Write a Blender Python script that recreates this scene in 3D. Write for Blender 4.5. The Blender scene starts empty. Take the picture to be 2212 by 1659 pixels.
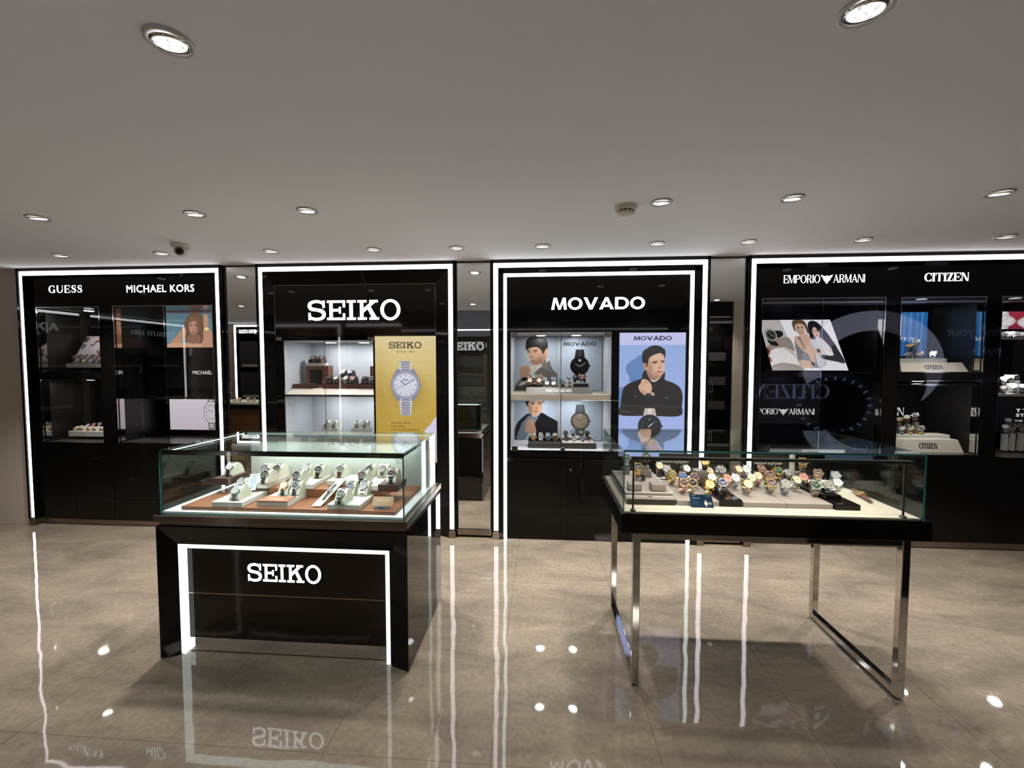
import bpy, bmesh, math, random
import numpy as np
from mathutils import Vector, Matrix

SC = bpy.context.scene
COL = SC.collection
PI = math.pi
random.seed(7)

# ------------------------------------------------------------ camera
CF, CH = 914.95, 1.55                      # focal length in pixels of the 2212 wide frame, eye height
YAW, PIT = math.radians(4.168), math.radians(-2.661)
FW = Vector((-math.sin(YAW)*math.cos(PIT), math.cos(YAW)*math.cos(PIT), math.sin(PIT)))
RT = Vector((math.cos(YAW), math.sin(YAW), 0))
UPV = RT.cross(FW)
cam_d = bpy.data.cameras.new('camera')
cam_d.sensor_width = 36.0
cam_d.lens = 36.0*CF/2212.0
cam_d.clip_start = 0.02
cam = bpy.data.objects.new('camera', cam_d)
COL.objects.link(cam)
cam.matrix_world = Matrix(((RT.x, UPV.x, -FW.x, 0), (RT.y, UPV.y, -FW.y, 0), (RT.z, UPV.z, -FW.z, CH), (0, 0, 0, 1)))
SC.camera = cam

# ------------------------------------------------------------ view, world, light levels
SC.view_settings.view_transform = 'Standard'
SC.view_settings.look = 'None'
SC.view_settings.exposure = 0.0
SC.view_settings.gamma = 1.0
SC.view_settings.use_curve_mapping = False
SC.cycles.max_bounces = 10
SC.cycles.diffuse_bounces = 3
SC.cycles.glossy_bounces = 6
SC.cycles.transmission_bounces = 4
SC.cycles.transparent_max_bounces = 24
SC.cycles.sample_clamp_indirect = 3.0
SC.cycles.sample_clamp_direct = 0.0
SC.cycles.caustics_refractive = False
SC.cycles.use_denoising = True
SC.cycles.adaptive_threshold = 0.02
W = bpy.data.worlds.new('dim_hall')
SC.world = W
W.use_nodes = True
W.node_tree.nodes['Background'].inputs[0].default_value = (0.62, 0.58, 0.55, 1)
W.node_tree.nodes['Background'].inputs[1].default_value = 0.06
SPOT_W = 92.0          # each ceiling spot
SPOT_COL = (1.0, 0.95, 0.89)
LED_E = 5.0            # white light lines on the cabinets
LED_COL = (1.0, 0.94, 0.97)
LED_COOL = (0.86, 1.0, 1.0)
CAB_W = 1.45            # round lights inside the lit cabinets

# ------------------------------------------------------------ pixel -> place helpers (frame 2212 x 1659)
def ray(px, py):
    return FW + RT*((px-1106)/CF) - UPV*((py-829.5)/CF)
def onY(px, py, Y):
    d = ray(px, py); t = Y/d.y
    return Vector((d.x*t, Y, CH+d.z*t))
def onZ(px, py, Z):
    d = ray(px, py); t = (Z-CH)/d.z
    return Vector((d.x*t, d.y*t, Z))
def rectY(l, r, t, b, Y):
    return (onY(l, (t+b)/2, Y).x, onY(r, (t+b)/2, Y).x, onY((l+r)/2, b, Y).z, onY((l+r)/2, t, Y).z)

# ------------------------------------------------------------ materials
def lin(c):
    return tuple((x/12.92 if x <= 0.04045 else ((x+0.055)/1.055)**2.4) for x in c)
def rgb(r, g, b):
    return lin((r/255., g/255., b/255.))
MATS = {}
def mat(name, col=(0.5, 0.5, 0.5), rough=0.5, metal=0.0, spec=0.5, coat=0.0, emit=None, es=0.0, ior=1.5):
    if name in MATS: return MATS[name]
    m = bpy.data.materials.new(name); m.use_nodes = True
    b = m.node_tree.nodes['Principled BSDF']
    b.inputs['Base Color'].default_value = (*col, 1)
    b.inputs['Roughness'].default_value = rough
    b.inputs['Metallic'].default_value = metal
    b.inputs['Specular IOR Level'].default_value = spec
    b.inputs['IOR'].default_value = ior
    b.inputs['Coat Weight'].default_value = coat
    if emit is not None:
        b.inputs['Emission Color'].default_value = (*emit, 1)
        b.inputs['Emission Strength'].default_value = es
    MATS[name] = m
    return m
def N(m, t, **kw):
    n = m.node_tree.nodes.new(t)
    for k, v in kw.items():
        if k.startswith('i_'): n.inputs[k[2:].replace('_', ' ')].default_value = v
        else: setattr(n, k, v)
    return n
def L(m, a, b): m.node_tree.links.new(a, b)
def lamp_mat(name, col, s):
    m = bpy.data.materials.new(name); m.use_nodes = True; nt = m.node_tree; nt.nodes.clear()
    e = nt.nodes.new('ShaderNodeEmission'); o = nt.nodes.new('ShaderNodeOutputMaterial')
    e.inputs[0].default_value = (*col, 1); e.inputs[1].default_value = s
    nt.links.new(e.outputs[0], o.inputs[0]); MATS[name] = m
    return m
def pane_mat(name, tint, refl0=0.045, rough=0.0):
    # a thin pane: what is behind shows through, what stands in front mirrors faintly, more so at a slant
    m = bpy.data.materials.new(name); m.use_nodes = True; nt = m.node_tree; nt.nodes.clear()
    o = nt.nodes.new('ShaderNodeOutputMaterial'); mx = nt.nodes.new('ShaderNodeMixShader')
    t = nt.nodes.new('ShaderNodeBsdfTransparent'); g = nt.nodes.new('ShaderNodeBsdfGlossy')
    t.inputs[0].default_value = (*tint, 1); g.inputs['Roughness'].default_value = rough
    g.inputs[0].default_value = (0.95, 1, 0.98, 1)
    lw = nt.nodes.new('ShaderNodeLayerWeight'); lw.inputs[0].default_value = 0.5
    p = nt.nodes.new('ShaderNodeMath'); p.operation = 'POWER'; p.inputs[1].default_value = 4.0
    ma = nt.nodes.new('ShaderNodeMath'); ma.operation = 'MULTIPLY_ADD'
    ma.inputs[1].default_value = 0.9; ma.inputs[2].default_value = refl0
    nt.links.new(lw.outputs['Facing'], p.inputs[0]); nt.links.new(p.outputs[0], ma.inputs[0])
    nt.links.new(ma.outputs[0], mx.inputs[0]); nt.links.new(t.outputs[0], mx.inputs[1]); nt.links.new(g.outputs[0], mx.inputs[2])
    nt.links.new(mx.outputs[0], o.inputs[0]); MATS[name] = m
    return m

black = mat('black_lacquer', (0.004, 0.0038, 0.0036), 0.035, spec=0.24)
black_side = mat('black_mirror_lacquer', (0.004, 0.0038, 0.0036), 0.02, spec=0.55)
black_in = mat('black_inner_glass', (0.006, 0.006, 0.0065), 0.12, spec=0.3)
satin = mat('black_satin', (0.012, 0.011, 0.010), 0.35)
darkwood = mat('dark_brown_lacquer', (0.011, 0.0075, 0.0055), 0.05, spec=0.28)
bronze = mat('bronze_steel', (0.30, 0.255, 0.215), 0.16, metal=1.0)
chrome = mat('polished_steel', (0.62, 0.60, 0.57), 0.06, metal=1.0)
mirror = mat('mirror_glass', (0.80, 0.80, 0.77), 0.0, metal=1.0)
rubber = mat('black_rubber', (0.01, 0.01, 0.01), 0.6)
led = lamp_mat('light_line_warm_white', LED_COL, LED_E)
ledc = lamp_mat('light_line_cool_white', LED_COOL, LED_E*0.9)
pane = pane_mat('clear_pane', (0.965, 0.985, 0.975), 0.03)
panel_pane = pane_mat('cabinet_pane', (0.96, 0.965, 0.965), 0.035)
acrylic = pane_mat('clear_acrylic', (0.93, 0.95, 0.95), 0.05, 0.03)
edge_faint = pane_mat('glass_edge_far', (0.62, 0.82, 0.79), 0.06, 0.1)
edge_teal = mat('glass_edge_teal', rgb(66, 128, 126), 0.12, spec=0.8)
edge_green = mat('glass_edge_dark_green', rgb(30, 62, 52), 0.12, spec=0.8)
beige_paint = mat('beige_wall_paint', rgb(186, 175, 160), 0.75)
white_in = mat('pale_grey_laminate', rgb(204, 207, 211), 0.45)
cream = mat('cream_leatherette', rgb(214, 212, 196), 0.55)
traywhite = mat('white_tray', rgb(205, 205, 198), 0.5)

# ------------------------------------------------------------ mesh builder
def org(o):
    v = Vector((0, 0, 0))
    while o is not None:
        v += o.location; o = o.parent
    return v
class MB:
    def __init__(s): s.v = []; s.f = []; s.m = []; s.sm = []
    def add(s, vs, fs, mi=0, smooth=False):
        b = len(s.v); s.v += [tuple(x) for x in vs]
        for f in fs: s.f.append(tuple(b+i for i in f)); s.m.append(mi); s.sm.append(smooth)
        return s
    def box(s, x0, x1, y0, y1, z0, z1, mi=0, M=None):
        vs = [Vector((x, y, z)) for z in (z0, z1) for y in (y0, y1) for x in (x0, x1)]
        if M is not None: vs = [M @ v for v in vs]
        return s.add(vs, [(0, 2, 3, 1), (4, 5, 7, 6), (0, 1, 5, 4), (2, 6, 7, 3), (0, 4, 6, 2), (1, 3, 7, 5)], mi)
    def ngon(s, pts, mi=0): return s.add(pts, [tuple(range(len(pts)))], mi)
    def prism(s, pts, d, mi=0, smooth=False):
        # pts: planar 3d outline, d: extrusion vector
        n = len(pts); d = Vector(d); P = [Vector(p) for p in pts]; Q = [p+d for p in P]
        fs = [tuple(range(n))[::-1], tuple(range(n, 2*n))]
        s.add(P+Q, fs, mi)
        return s.add(P+Q, [(i, (i+1) % n, n+(i+1) % n, n+i) for i in range(n)], mi, smooth)
    def lathe(s, prof, seg=24, M=None, mi=0, smooth=True, cap=True):
        # prof: (radius, height) pairs about the local z axis
        vs = []; n = len(prof)
        for r, h in prof:
            for k in range(seg):
                a = 2*PI*k/seg; vs.append(Vector((r*math.cos(a), r*math.sin(a), h)))
        if M is not None: vs = [M @ v for v in vs]
        fs = [(i*seg+k, i*seg+(k+1) % seg, (i+1)*seg+(k+1) % seg, (i+1)*seg+k) for i in range(n-1) for k in range(seg)]
        s.add(vs, fs, mi, smooth)
        if cap:
            s.add(vs[:seg], [tuple(range(seg))[::-1]], mi); s.add(vs[-seg:], [tuple(range(seg))], mi)
        return s
    def tube(s, pts, r, seg=8, mi=0, smooth=True):
        P = [Vector(p) for p in pts]
        for a, b in zip(P, P[1:]):
            d = (b-a); q = d.to_track_quat('Z', 'Y').to_matrix().to_4x4()
            s.lathe([(r, 0), (r, d.length)], seg, Matrix.Translation(a) @ q, mi, smooth)
        return s
    def build(s, name, mats, parent=None, bevel=0.0):
        me = bpy.data.meshes.new(name)
        off = org(parent) if parent is not None else Vector((0, 0, 0))
        me.from_pydata([(x-off.x, y-off.y, z-off.z) for x, y, z in s.v], [], s.f)
        if not isinstance(mats, (list, tuple)): mats = [mats]
        for m in mats: me.materials.append(m)
        me.polygons.foreach_set('material_index', s.m)
        me.polygons.foreach_set('use_smooth', s.sm)
        me.validate(); me.update()
        bm = bmesh.new(); bm.from_mesh(me); bmesh.ops.recalc_face_normals(bm, faces=bm.faces); bm.to_mesh(me); bm.free()
        o = bpy.data.objects.new(name, me); COL.objects.link(o)
        if parent is not None: o.parent = parent
        if bevel:
            md = o.modifiers.new('edge', 'BEVEL'); md.width = bevel; md.segments = 2; md.limit_method = 'ANGLE'
        return o
def bx(name, m, x0, x1, y0, y1, z0, z1, parent=None, bevel=0.0):
    return MB().box(x0, x1, y0, y1, z0, z1).build(name, m, parent, bevel)
def thing(name, loc, label, cat, group=None):
    o = bpy.data.objects.new(name, None); COL.objects.link(o); o.location = loc
    o.empty_display_size = 0.05
    return tag(o, label, cat, group)
def tag(o, label, cat=None, group=None, kind=None):
    if label: o['label'] = label
    if cat: o['category'] = cat
    if group: o['group'] = group
    if kind: o['kind'] = kind
    return o
def struct(o, label=None, cat=None):
    o['kind'] = 'structure'
    if label: o['label'] = label
    if cat: o['category'] = cat
    return o
def copy_tree(o, parent=None):
    c = o.copy(); COL.objects.link(c); c.parent = parent
    for ch in o.children: copy_tree(ch, c)
    return c

# ------------------------------------------------------------ the shell
ZC = 2.447
# floor: large polished stone-look tiles
fm = mat('polished_stone_tiles', (0.2, 0.17, 0.14), 0.03, spec=0.5, ior=1.52)
nt = fm.node_tree; bs = nt.nodes['Principled BSDF']
tc = N(fm, 'ShaderNodeTexCoord'); mp = N(fm, 'ShaderNodeMapping'); L(fm, tc.outputs['Object'], mp.inputs[0])
br = N(fm, 'ShaderNodeTexBrick', offset=0.0, squash=1.0)
br.inputs['Color1'].default_value = (0, 0, 0, 1); br.inputs['Color2'].default_value = (1, 1, 1, 1); br.inputs['Mortar'].default_value = (0.5, 0.5, 0.5, 1)
br.inputs['Scale'].default_value = 1.0; br.inputs['Mortar Size'].default_value = 0.0016; br.inputs['Mortar Smooth'].default_value = 0.1
br.inputs['Brick Width'].default_value = 0.667; br.inputs['Row Height'].default_value = 1.38
mp.inputs['Location'].default_value = (-0.467+0.667*20, -1.56+1.38*10, 0)
L(fm, mp.outputs[0], br.inputs['Vector'])
mp2 = N(fm, 'ShaderNodeMapping'); mp2.inputs['Scale'].default_value = (0.9, 2.0, 1); mp2.inputs['Rotation'].default_value = (0, 0, 0.12)
L(fm, tc.outputs['Object'], mp2.inputs[0])
n1 = N(fm, 'ShaderNodeTexNoise'); n1.inputs['Scale'].default_value = 2.1; n1.inputs['Detail'].default_value = 9; n1.inputs['Roughness'].default_value = 0.62; n1.inputs['Distortion'].default_value = 0.6
L(fm, mp2.outputs[0], n1.inputs['Vector'])
n2 = N(fm, 'ShaderNodeTexNoise'); n2.inputs['Scale'].default_value = 42; n2.inputs['Detail'].default_value = 4
L(fm, tc.outputs['Object'], n2.inputs['Vector'])
rp = N(fm, 'ShaderNodeValToRGB')
rp.color_ramp.elements[0].position = 0.30; rp.color_ramp.elements[0].color = (*rgb(100, 92, 83), 1)
rp.color_ramp.elements[1].position = 0.72; rp.color_ramp.elements[1].color = (*rgb(137, 126, 111), 1)
L(fm, n1.outputs[0], rp.inputs[0])
mxa = N(fm, 'ShaderNodeMixRGB', blend_type='OVERLAY'); mxa.inputs[0].default_value = 0.28
L(fm, rp.outputs[0], mxa.inputs[1]); L(fm, n2.outputs[0], mxa.inputs[2])
mxb = N(fm, 'ShaderNodeMixRGB', blend_type='MIX'); mxb.inputs[2].default_value = (*rgb(78, 69, 58), 1)
mfa = N(fm, 'ShaderNodeMath', operation='MULTIPLY'); mfa.inputs[1].default_value = 0.7
L(fm, br.outputs['Fac'], mfa.inputs[0]); L(fm, mfa.outputs[0], mxb.inputs[0]); L(fm, mxa.outputs[0], mxb.inputs[1])
L(fm, mxb.outputs[0], bs.inputs['Base Color'])
n3 = N(fm, 'ShaderNodeTexNoise'); n3.inputs['Scale'].default_value = 3.4; n3.inputs['Detail'].default_value = 1.5
L(fm, tc.outputs['Object'], n3.inputs['Vector'])
bp = N(fm, 'ShaderNodeBump'); bp.inputs['Strength'].default_value = 0.5; bp.inputs['Distance'].default_value = 0.0036
L(fm, n3.outputs[0], bp.inputs['Height']); L(fm, bp.outputs[0], bs.inputs['Normal'])
struct(bx('floor', fm, -8.2, 7.2, -6.2, 4.4, -0.05, 0.0), 'polished beige stone tile floor of the shop', 'floor')

cm = mat('ceiling_paint', rgb(230, 232, 236), 0.85)
n4 = N(cm, 'ShaderNodeTexNoise'); n4.inputs['Scale'].default_value = 1.1; n4.inputs['Detail'].default_value = 2
b4 = N(cm, 'ShaderNodeBump'); b4.inputs['Strength'].default_value = 0.15; b4.inputs['Distance'].default_value = 0.004
L(cm, n4.outputs[0], b4.inputs['Height']); L(cm, b4.outputs[0], cm.node_tree.nodes['Principled BSDF'].inputs['Normal'])
c = MB(); c.box(-8.0, 7.0, 0.37, 4.4, ZC, ZC+0.06); c.box(-8.0, -2.4, -1.6, 0.37, ZC, ZC+0.06)
struct(c.build('ceiling', cm), 'smooth off-white plaster ceiling', 'ceiling')
w = MB(); w.box(-8.0, -4.972, 3.70, 3.80, 0, ZC); w.box(-8.0, 7.0, 4.30, 4.40, 0, ZC)
struct(w.build('wall_back', beige_paint), 'plain beige wall beside and behind the cabinets', 'wall')
struct(bx('wall_left', beige_paint, -8.15, -8.0, -1.6, 4.4, 0, ZC), 'plain beige side wall', 'wall')
struct(bx('wall_right', beige_paint, 7.0, 7.15, -6.2, 4.4, 0, 3.2), 'plain beige side wall', 'wall')
# the hall outside the shop front, behind the viewer
hall = mat('dim_hall_ceiling', rgb(70, 70, 76), 0.8)
struct(bx('trim_1', mat('bulkhead_paint', rgb(120, 122, 135), 0.6), -2.4, 7.0, 0.20, 0.37, 2.02, 3.0), 'grey bulkhead over the shop opening', 'bulkhead')
w = MB(); w.box(-2.4, 7.0, -6.2, 0.20, 3.0, 3.1)
struct(w.build('ceiling_hall', hall), 'dark ceiling of the hall outside', 'ceiling')
struct(bx('wall_front', mat('hall_wall', rgb(92, 88, 84), 0.6), -8.15, 7.15, -6.35, -6.2, 0, 3.1), 'dark far wall of the hall outside', 'wall')
struct(bx('wall_opposite', beige_paint, -8.0, -2.3, -1.7, -1.6, 0, 3.1), 'beige wall facing the display cabinets', 'wall')
# ------------------------------------------------------------ ceiling fittings
steelring = mat('brushed_ring', (0.55, 0.53, 0.50), 0.5, metal=0.6)
reflector = mat('lamp_reflector', (0.85, 0.83, 0.80), 0.12, metal=1.0)
lens_m = lamp_mat('lamp_lens', (1.0, 0.96, 0.93), 4.0)
_t = N(lens_m, 'ShaderNodeTexCoord'); _v = N(lens_m, 'ShaderNodeTexVoronoi'); _v.inputs['Scale'].default_value = 130.0; _r = N(lens_m, 'ShaderNodeValToRGB')
_r.color_ramp.elements[0].color = (1, 0.97, 0.95, 1); _r.color_ramp.elements[1].color = (0.14, 0.13, 0.15, 1); _r.color_ramp.elements[1].position = 0.85
L(lens_m, _t.outputs['Object'], _v.inputs['Vector']); L(lens_m, _v.outputs['Distance'], _r.inputs[0]); L(lens_m, _r.outputs[0], [n for n in lens_m.node_tree.nodes if n.type == 'EMISSION'][0].inputs[0])
DL = [
 (-1.036, 1.147, 'ceiling spotlight near the viewer, above the left glass counter'),
 (0.809, 1.174, 'ceiling spotlight near the viewer, cut off by the top of the photo'),
 (-3.078, 2.416, 'middle-row ceiling spotlight furthest towards the beige side wall'),
 (-2.07, 2.423, 'middle-row ceiling spotlight just in front of the dome camera'),
 (-1.372, 2.420, 'middle-row ceiling spotlight directly in front of the big SEIKO sign'),
 (0.649, 2.440, 'middle-row ceiling spotlight right beside the smoke detector'),
 (1.337, 2.431, 'middle-row ceiling spotlight in front of the white-framed MOVADO corner'),
 (2.379, 2.439, 'middle-row ceiling spotlight in front of the CITIZEN sign'),
 (-3.953, 3.25, 'back-row ceiling spotlight over the GUESS sign'),
 (-3.07, 3.25, 'back-row ceiling spotlight over the MICHAEL KORS sign, beside the dome camera'),
 (-2.147, 3.25, 'back-row ceiling spotlight over the first corner of the SEIKO frame'),
 (-1.317, 3.262, 'back-row ceiling spotlight over the letters of the SEIKO sign'),
 (-0.664, 3.270, 'back-row ceiling spotlight over the narrow mirror between SEIKO and MOVADO'),
 (-0.006, 3.268, 'back-row ceiling spotlight over the first letters of the MOVADO sign'),
 (0.840, 3.258, 'back-row ceiling spotlight over the MOVADO poster'),
 (1.495, 3.258, 'back-row ceiling spotlight over the mirror beside the EMPORIO ARMANI cabinet'),
 (2.29, 3.265, 'back-row ceiling spotlight over the EMPORIO ARMANI sign'),
 (3.233, 3.26, 'back-row ceiling spotlight over the red watch poster'),
]
def downlight(x, y, label, rr=0.060):
    t = thing('ceiling_spotlight', (x, y, ZC), label, 'ceiling light', 'recessed ceiling spotlights')
    T = Matrix.Translation((x, y, ZC))
    MB().lathe([(rr*0.80, -0.001), (rr*0.80, -0.007), (rr*0.93, -0.009), (rr, -0.006), (rr, 0.0)], 40, T, cap=False).build('ring', steelring, t)
    R = T @ Matrix.Rotation(0.16, 4, 'X')
    MB().lathe([(rr*0.80, -0.0035), (rr*0.74, -0.009), (rr*0.70, -0.010), (rr*0.60, -0.004)], 32, R, cap=False).build('reflector', reflector, t)
    MB().lathe([(rr*0.66, -0.004), (rr*0.63, -0.010), (rr*0.10, -0.014)], 28, R).build('lens', lens_m, t)
    l = bpy.data.lights.new('spot', 'SPOT'); l.energy = SPOT_W*(0.55 if y < 1.6 else (0.9 if y < 2.8 else 1.5)); l.color = SPOT_COL; l.spot_size = math.radians(88); l.spot_blend = 0.85
    l.shadow_soft_size = 0.028
    lo = bpy.data.objects.new('spot', l); COL.objects.link(lo); lo.parent = t; lo.location = (0, 0, -0.03)
for x, y, lb in DL: downlight(x, y, lb)
# further spots of the same kind, seen only in the mirrors
for x, y in [(-4.6, 1.2), (-3.4, -0.2), (-5.6, 0.3), (-5.0, 2.42), (2.4, 1.3)]:
    downlight(x, y, 'ceiling spotlight seen only in the mirrors and glass', 0.055)
t = thing('smoke_detector', (0.468, 2.496, ZC), 'round white smoke detector with dark vents on the ceiling', 'smoke detector')
T = Matrix.Translation((0.468, 2.496, ZC))
wp = mat('white_plastic', rgb(205, 200, 190), 0.4)
MB().lathe([(0.062, 0), (0.062, -0.018), (0.057, -0.024), (0.03, -0.026)], 36, T).build('base_plate', wp, t)
MB().lathe([(0.044, -0.024), (0.044, -0.036)], 36, T).build('vent_ring', mat('vent_shadow_grey', (0.05, 0.05, 0.05), 0.7), t)
m = MB()
for k in range(12):
    m.box(-0.004, 0.004, 0.042, 0.050, -0.037, -0.024, M=T @ Matrix.Rotation(k*PI/6, 4, 'Z'))
m.lathe([(0.052, -0.036), (0.050, -0.044), (0.038, -0.052), (0.012, -0.054)], 36, T)
m.build('cap', wp, t)
t = thing('security_camera', (-2.70, 3.02, ZC), 'white dome security camera hanging from the ceiling', 'security camera')
T = Matrix.Translation((-2.70, 3.02, ZC))
MB().lathe([(0.062, 0), (0.062, -0.022), (0.058, -0.028)], 36, T).build('base', wp, t)
B = T @ Matrix.Translation((0, 0, -0.045)) @ Matrix.Rotation(0.5, 4, 'Z') @ Matrix.Rotation(math.radians(112), 4, 'X')
MB().lathe([(0.0465*math.sin(a), 0.0465*math.cos(a)) for a in [PI-0.02-i*(PI-0.62)/14 for i in range(15)]], 32, B).build('ball', wp, t)
MB().lathe([(0.027, 0.036), (0.027, 0.046), (0.018, 0.0475)], 28, B).build('lens', mat('camera_lens', (0.006, 0.006, 0.008), 0.05, spec=0.9), t)

# ------------------------------------------------------------ lettering
class Glyphs:
    """letters as outlines in cap-height units; every letter is a list of simple polygons"""
    @staticmethod
    def arc(cx, cy, rx, ry, ts, tt, a0=0, a1=360, n=28):
        out = []
        k = max(3, int(n*abs(a1-a0)/360))
        for i in range(k):
            q = []
            for a, inn in ((a0+(a1-a0)*i/k, 0), (a0+(a1-a0)*(i+1)/k, 0), (a0+(a1-a0)*(i+1)/k, 1), (a0+(a1-a0)*i/k, 1)):
                r = math.radians(a)
                q.append((cx+(rx-ts*inn)*math.cos(r), cy+(ry-tt*inn)*math.sin(r)))
            out.append(q)
        return out
    @staticmethod
    def stroke(pts, ws, n=5):
        P = []
        m = len(pts)
        for i in range(m-1):
            p0 = pts[max(0, i-1)]; p1 = pts[i]; p2 = pts[i+1]; p3 = pts[min(m-1, i+2)]
            for j in range(n):
                t = j/n
                f = lambda a, b, c, d: 0.5*((2*b)+(-a+c)*t+(2*a-5*b+4*c-d)*t*t+(-a+3*b-3*c+d)*t**3)
                P.append((f(p0[0], p1[0], p2[0], p3[0]), f(p0[1], p1[1], p2[1], p3[1]), ws[i]*(1-t)+ws[i+1]*t))
        P.append((pts[-1][0], pts[-1][1], ws[-1]))
        Lp = []; Rp = []
        for i, (x, y, w_) in enumerate(P):
            a = P[max(0, i-1)]; b = P[min(len(P)-1, i+1)]
            dx, dy = b[0]-a[0], b[1]-a[1]; l = math.hypot(dx, dy) or 1
            nx, ny = -dy/l*w_/2, dx/l*w_/2
            Lp.append((x+nx, y+ny)); Rp.append((x-nx, y-ny))
        return [[Lp[i], Lp[i+1], Rp[i+1], Rp[i]] for i in range(len(P)-1)]
def R4(x0, y0, x1, y1): return [(x0, y0), (x1, y0), (x1, y1), (x0, y1)]
def serif_glyph(ch, T=0.17, t=0.05, s=0.06, sh=0.05):
    """T thick stem, t thin stroke, s serif overhang, sh serif height -> polygons, width"""
    A = Glyphs.arc; o = []
    def stem(x, w_, top=True, bot=True, y0=0, y1=1):
        o.append(R4(x, y0, x+w_, y1))
        if top: o.append(R4(x-s, y1-sh, x+w_+s, y1))
        if bot: o.append(R4(x-s, y0, x+w_+s, y0+sh))
    def diag(x0, y0, x1, y1, w_): o.append([(x0-w_/2, y0), (x0+w_/2, y0), (x1+w_/2, y1), (x1-w_/2, y1)])
    if ch == 'I': stem(s, T); W_ = T+2*s
    elif ch == 'E':
        W_ = 0.62+s+T*0.7; stem(s, T); o += [R4(s, 1-t, W_, 1), R4(s, 0, W_, t), R4(s+T, 0.5-t/2, W_*0.74, 0.5+t/2)]
        e = max(t, 0.055); o += [R4(W_-e, 1-0.30, W_, 1), R4(W_-e, 0, W_, 0.32), R4(W_*0.74-e, 0.36, W_*0.74, 0.64)]
    elif ch == 'F':
        W_ = 0.75; stem(s, T); o += [R4(s, 1-t, W_, 1), R4(s+T, 0.5-t/2, W_*0.8, 0.5+t/2), R4(W_-0.06, 0.7, W_, 1)]
    elif ch == 'T':
        W_ = 0.72+T*0.6; stem(W_/2-T/2, T, top=False); o += [R4(0, 1-t, W_, 1), R4(0, 0.70, max(t, 0.055), 1), R4(W_-max(t, 0.055), 0.70, W_, 1)]
    elif ch == 'N':
        W_ = 0.82+s; x1 = W_-s-t*1.1; stem(s, t*1.1, top=False); stem(x1, t*1.1, bot=False)
        o += [[(s-0.02, 1), (s+T*0.95, 1), (x1+t, 0), (x1+t-T*0.95, 0)], R4(0, 1-sh, s+T*0.6, 1)]
    elif ch == 'M':
        W_ = 1.02+s; x1 = W_-s-T; stem(s, t*1.1, top=False); stem(x1, T); mid = (s+x1)/2+t/2
        o += [[(s, 1), (s+T*1.05, 1), (mid+T*0.45, 0.02), (mid-T*0.35, 0.02)], [(x1, 1), (x1+t*1.2, 1), (mid+t*0.9, 0.02), (mid, 0.02)], R4(0, 1-sh, s+T*0.6, 1)]
    elif ch == 'Z':
        W_ = 0.70; o += [R4(0.02, 1-t, W_, 1), R4(0, 0, W_, t), [(0, 0), (T*1.2, 0), (W_, 1), (W_-T*1.2, 1)], R4(0.02, 0.72, 0.02+0.055, 1), R4(W_-0.055, 0, W_, 0.3)]
    elif ch == 'A':
        W_ = 0.86+2*s; c_ = W_/2
        o += [[(s+0.03, 0), (s+0.03+t*1.2, 0), (c_+t*0.4, 1), (c_-t*0.9, 1)], [(W_-s-T*1.05, 0), (W_-s, 0), (c_+0.03, 1), (c_-T*0.75, 1)],
              R4(s+0.17, 0.30, W_-s-T-0.02, 0.30+t), R4(0, 0, s*2+0.12, sh), R4(W_-T-2*s-0.04, 0, W_, sh)]
    elif ch in 'PR':
        W_ = 0.72+s; stem(s, T, bot=True); ry = 0.27
        o += [R4(s, 1-t, 0.45, 1), R4(s, 1-2*ry, 0.45, 1-2*ry+t)] + A(0.45, 1-ry, W_-0.45 if ch == 'P' else W_-0.47, ry, T*0.95, t, -90, 90)
        if ch == 'R': o += [[(0.36, 0.48), (0.36+T, 0.48), (W_+0.06, 0), (W_+0.06-T*1.1, 0)], R4(W_-T-0.04, 0, W_+0.10, sh)]; W_ += 0.08
    elif ch == 'O': W_ = 0.98; o += A(W_/2, 0.5, W_/2, 0.515, T*1.02, t)
    elif ch == 'C':
        W_ = 0.86; o += A(0.49, 0.5, 0.49, 0.515, T*1.02, t, 48, 318); o += [R4(W_-0.07, 0.63, W_-0.01, 1.0), R4(W_-0.08, 0.02, W_-0.02, 0.30)]
    elif ch == 'G':
        W_ = 0.95; o += A(0.49, 0.5, 0.49, 0.515, T*1.02, t, 50, 318); o += [R4(0.78, 0.66, 0.84, 1.0), R4(0.70, 0.02, 0.70+T, 0.42), R4(0.60, 0.42-sh, 0.97, 0.42)]
    elif ch == 'U':
        W_ = 0.88+s; x1 = W_-s-t*1.2; o += [R4(s, 0.33, s+T, 1), R4(0, 1-sh, T+2*s, 1), R4(x1, 0.33, x1+t*1.2, 1), R4(x1-s, 1-sh, x1+t*1.2+s, 1)]
        cx = (s+x1+t*1.2)/2; o += A(cx, 0.34, cx-s, 0.355, T*0.9, t*1.2, 180, 360)
    elif ch == 'S':
        W_ = 0.66; P = [(0.58, 0.78), (0.50, 0.92), (0.33, 0.965), (0.17, 0.90), (0.12, 0.76), (0.20, 0.62), (0.36, 0.52), (0.52, 0.40), (0.57, 0.24), (0.48, 0.09), (0.30, 0.035), (0.12, 0.09), (0.05, 0.26)]
        o += Glyphs.stroke(P, [t, t, t*1.2, T*0.6, T*0.8, T, T*1.15, T, T*0.85, T*0.6, t*1.2, t, t]); o += [R4(0.55, 0.66, 0.605, 1.0), R4(0.03, 0, 0.085, 0.34)]
    elif ch == 'Y':
        W_ = 0.9; stem(W_/2-T/2, T, top=False, y1=0.5); o += [[(W_/2-T/2, 0.42), (W_/2+T/2, 0.42), (0.06+T, 1), (0.06, 1)], [(W_/2, 0.42), (W_/2+t, 0.42), (W_-0.06, 1), (W_-0.06-t, 1)]]
    else: W_ = 0.35
    return o, W_
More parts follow.
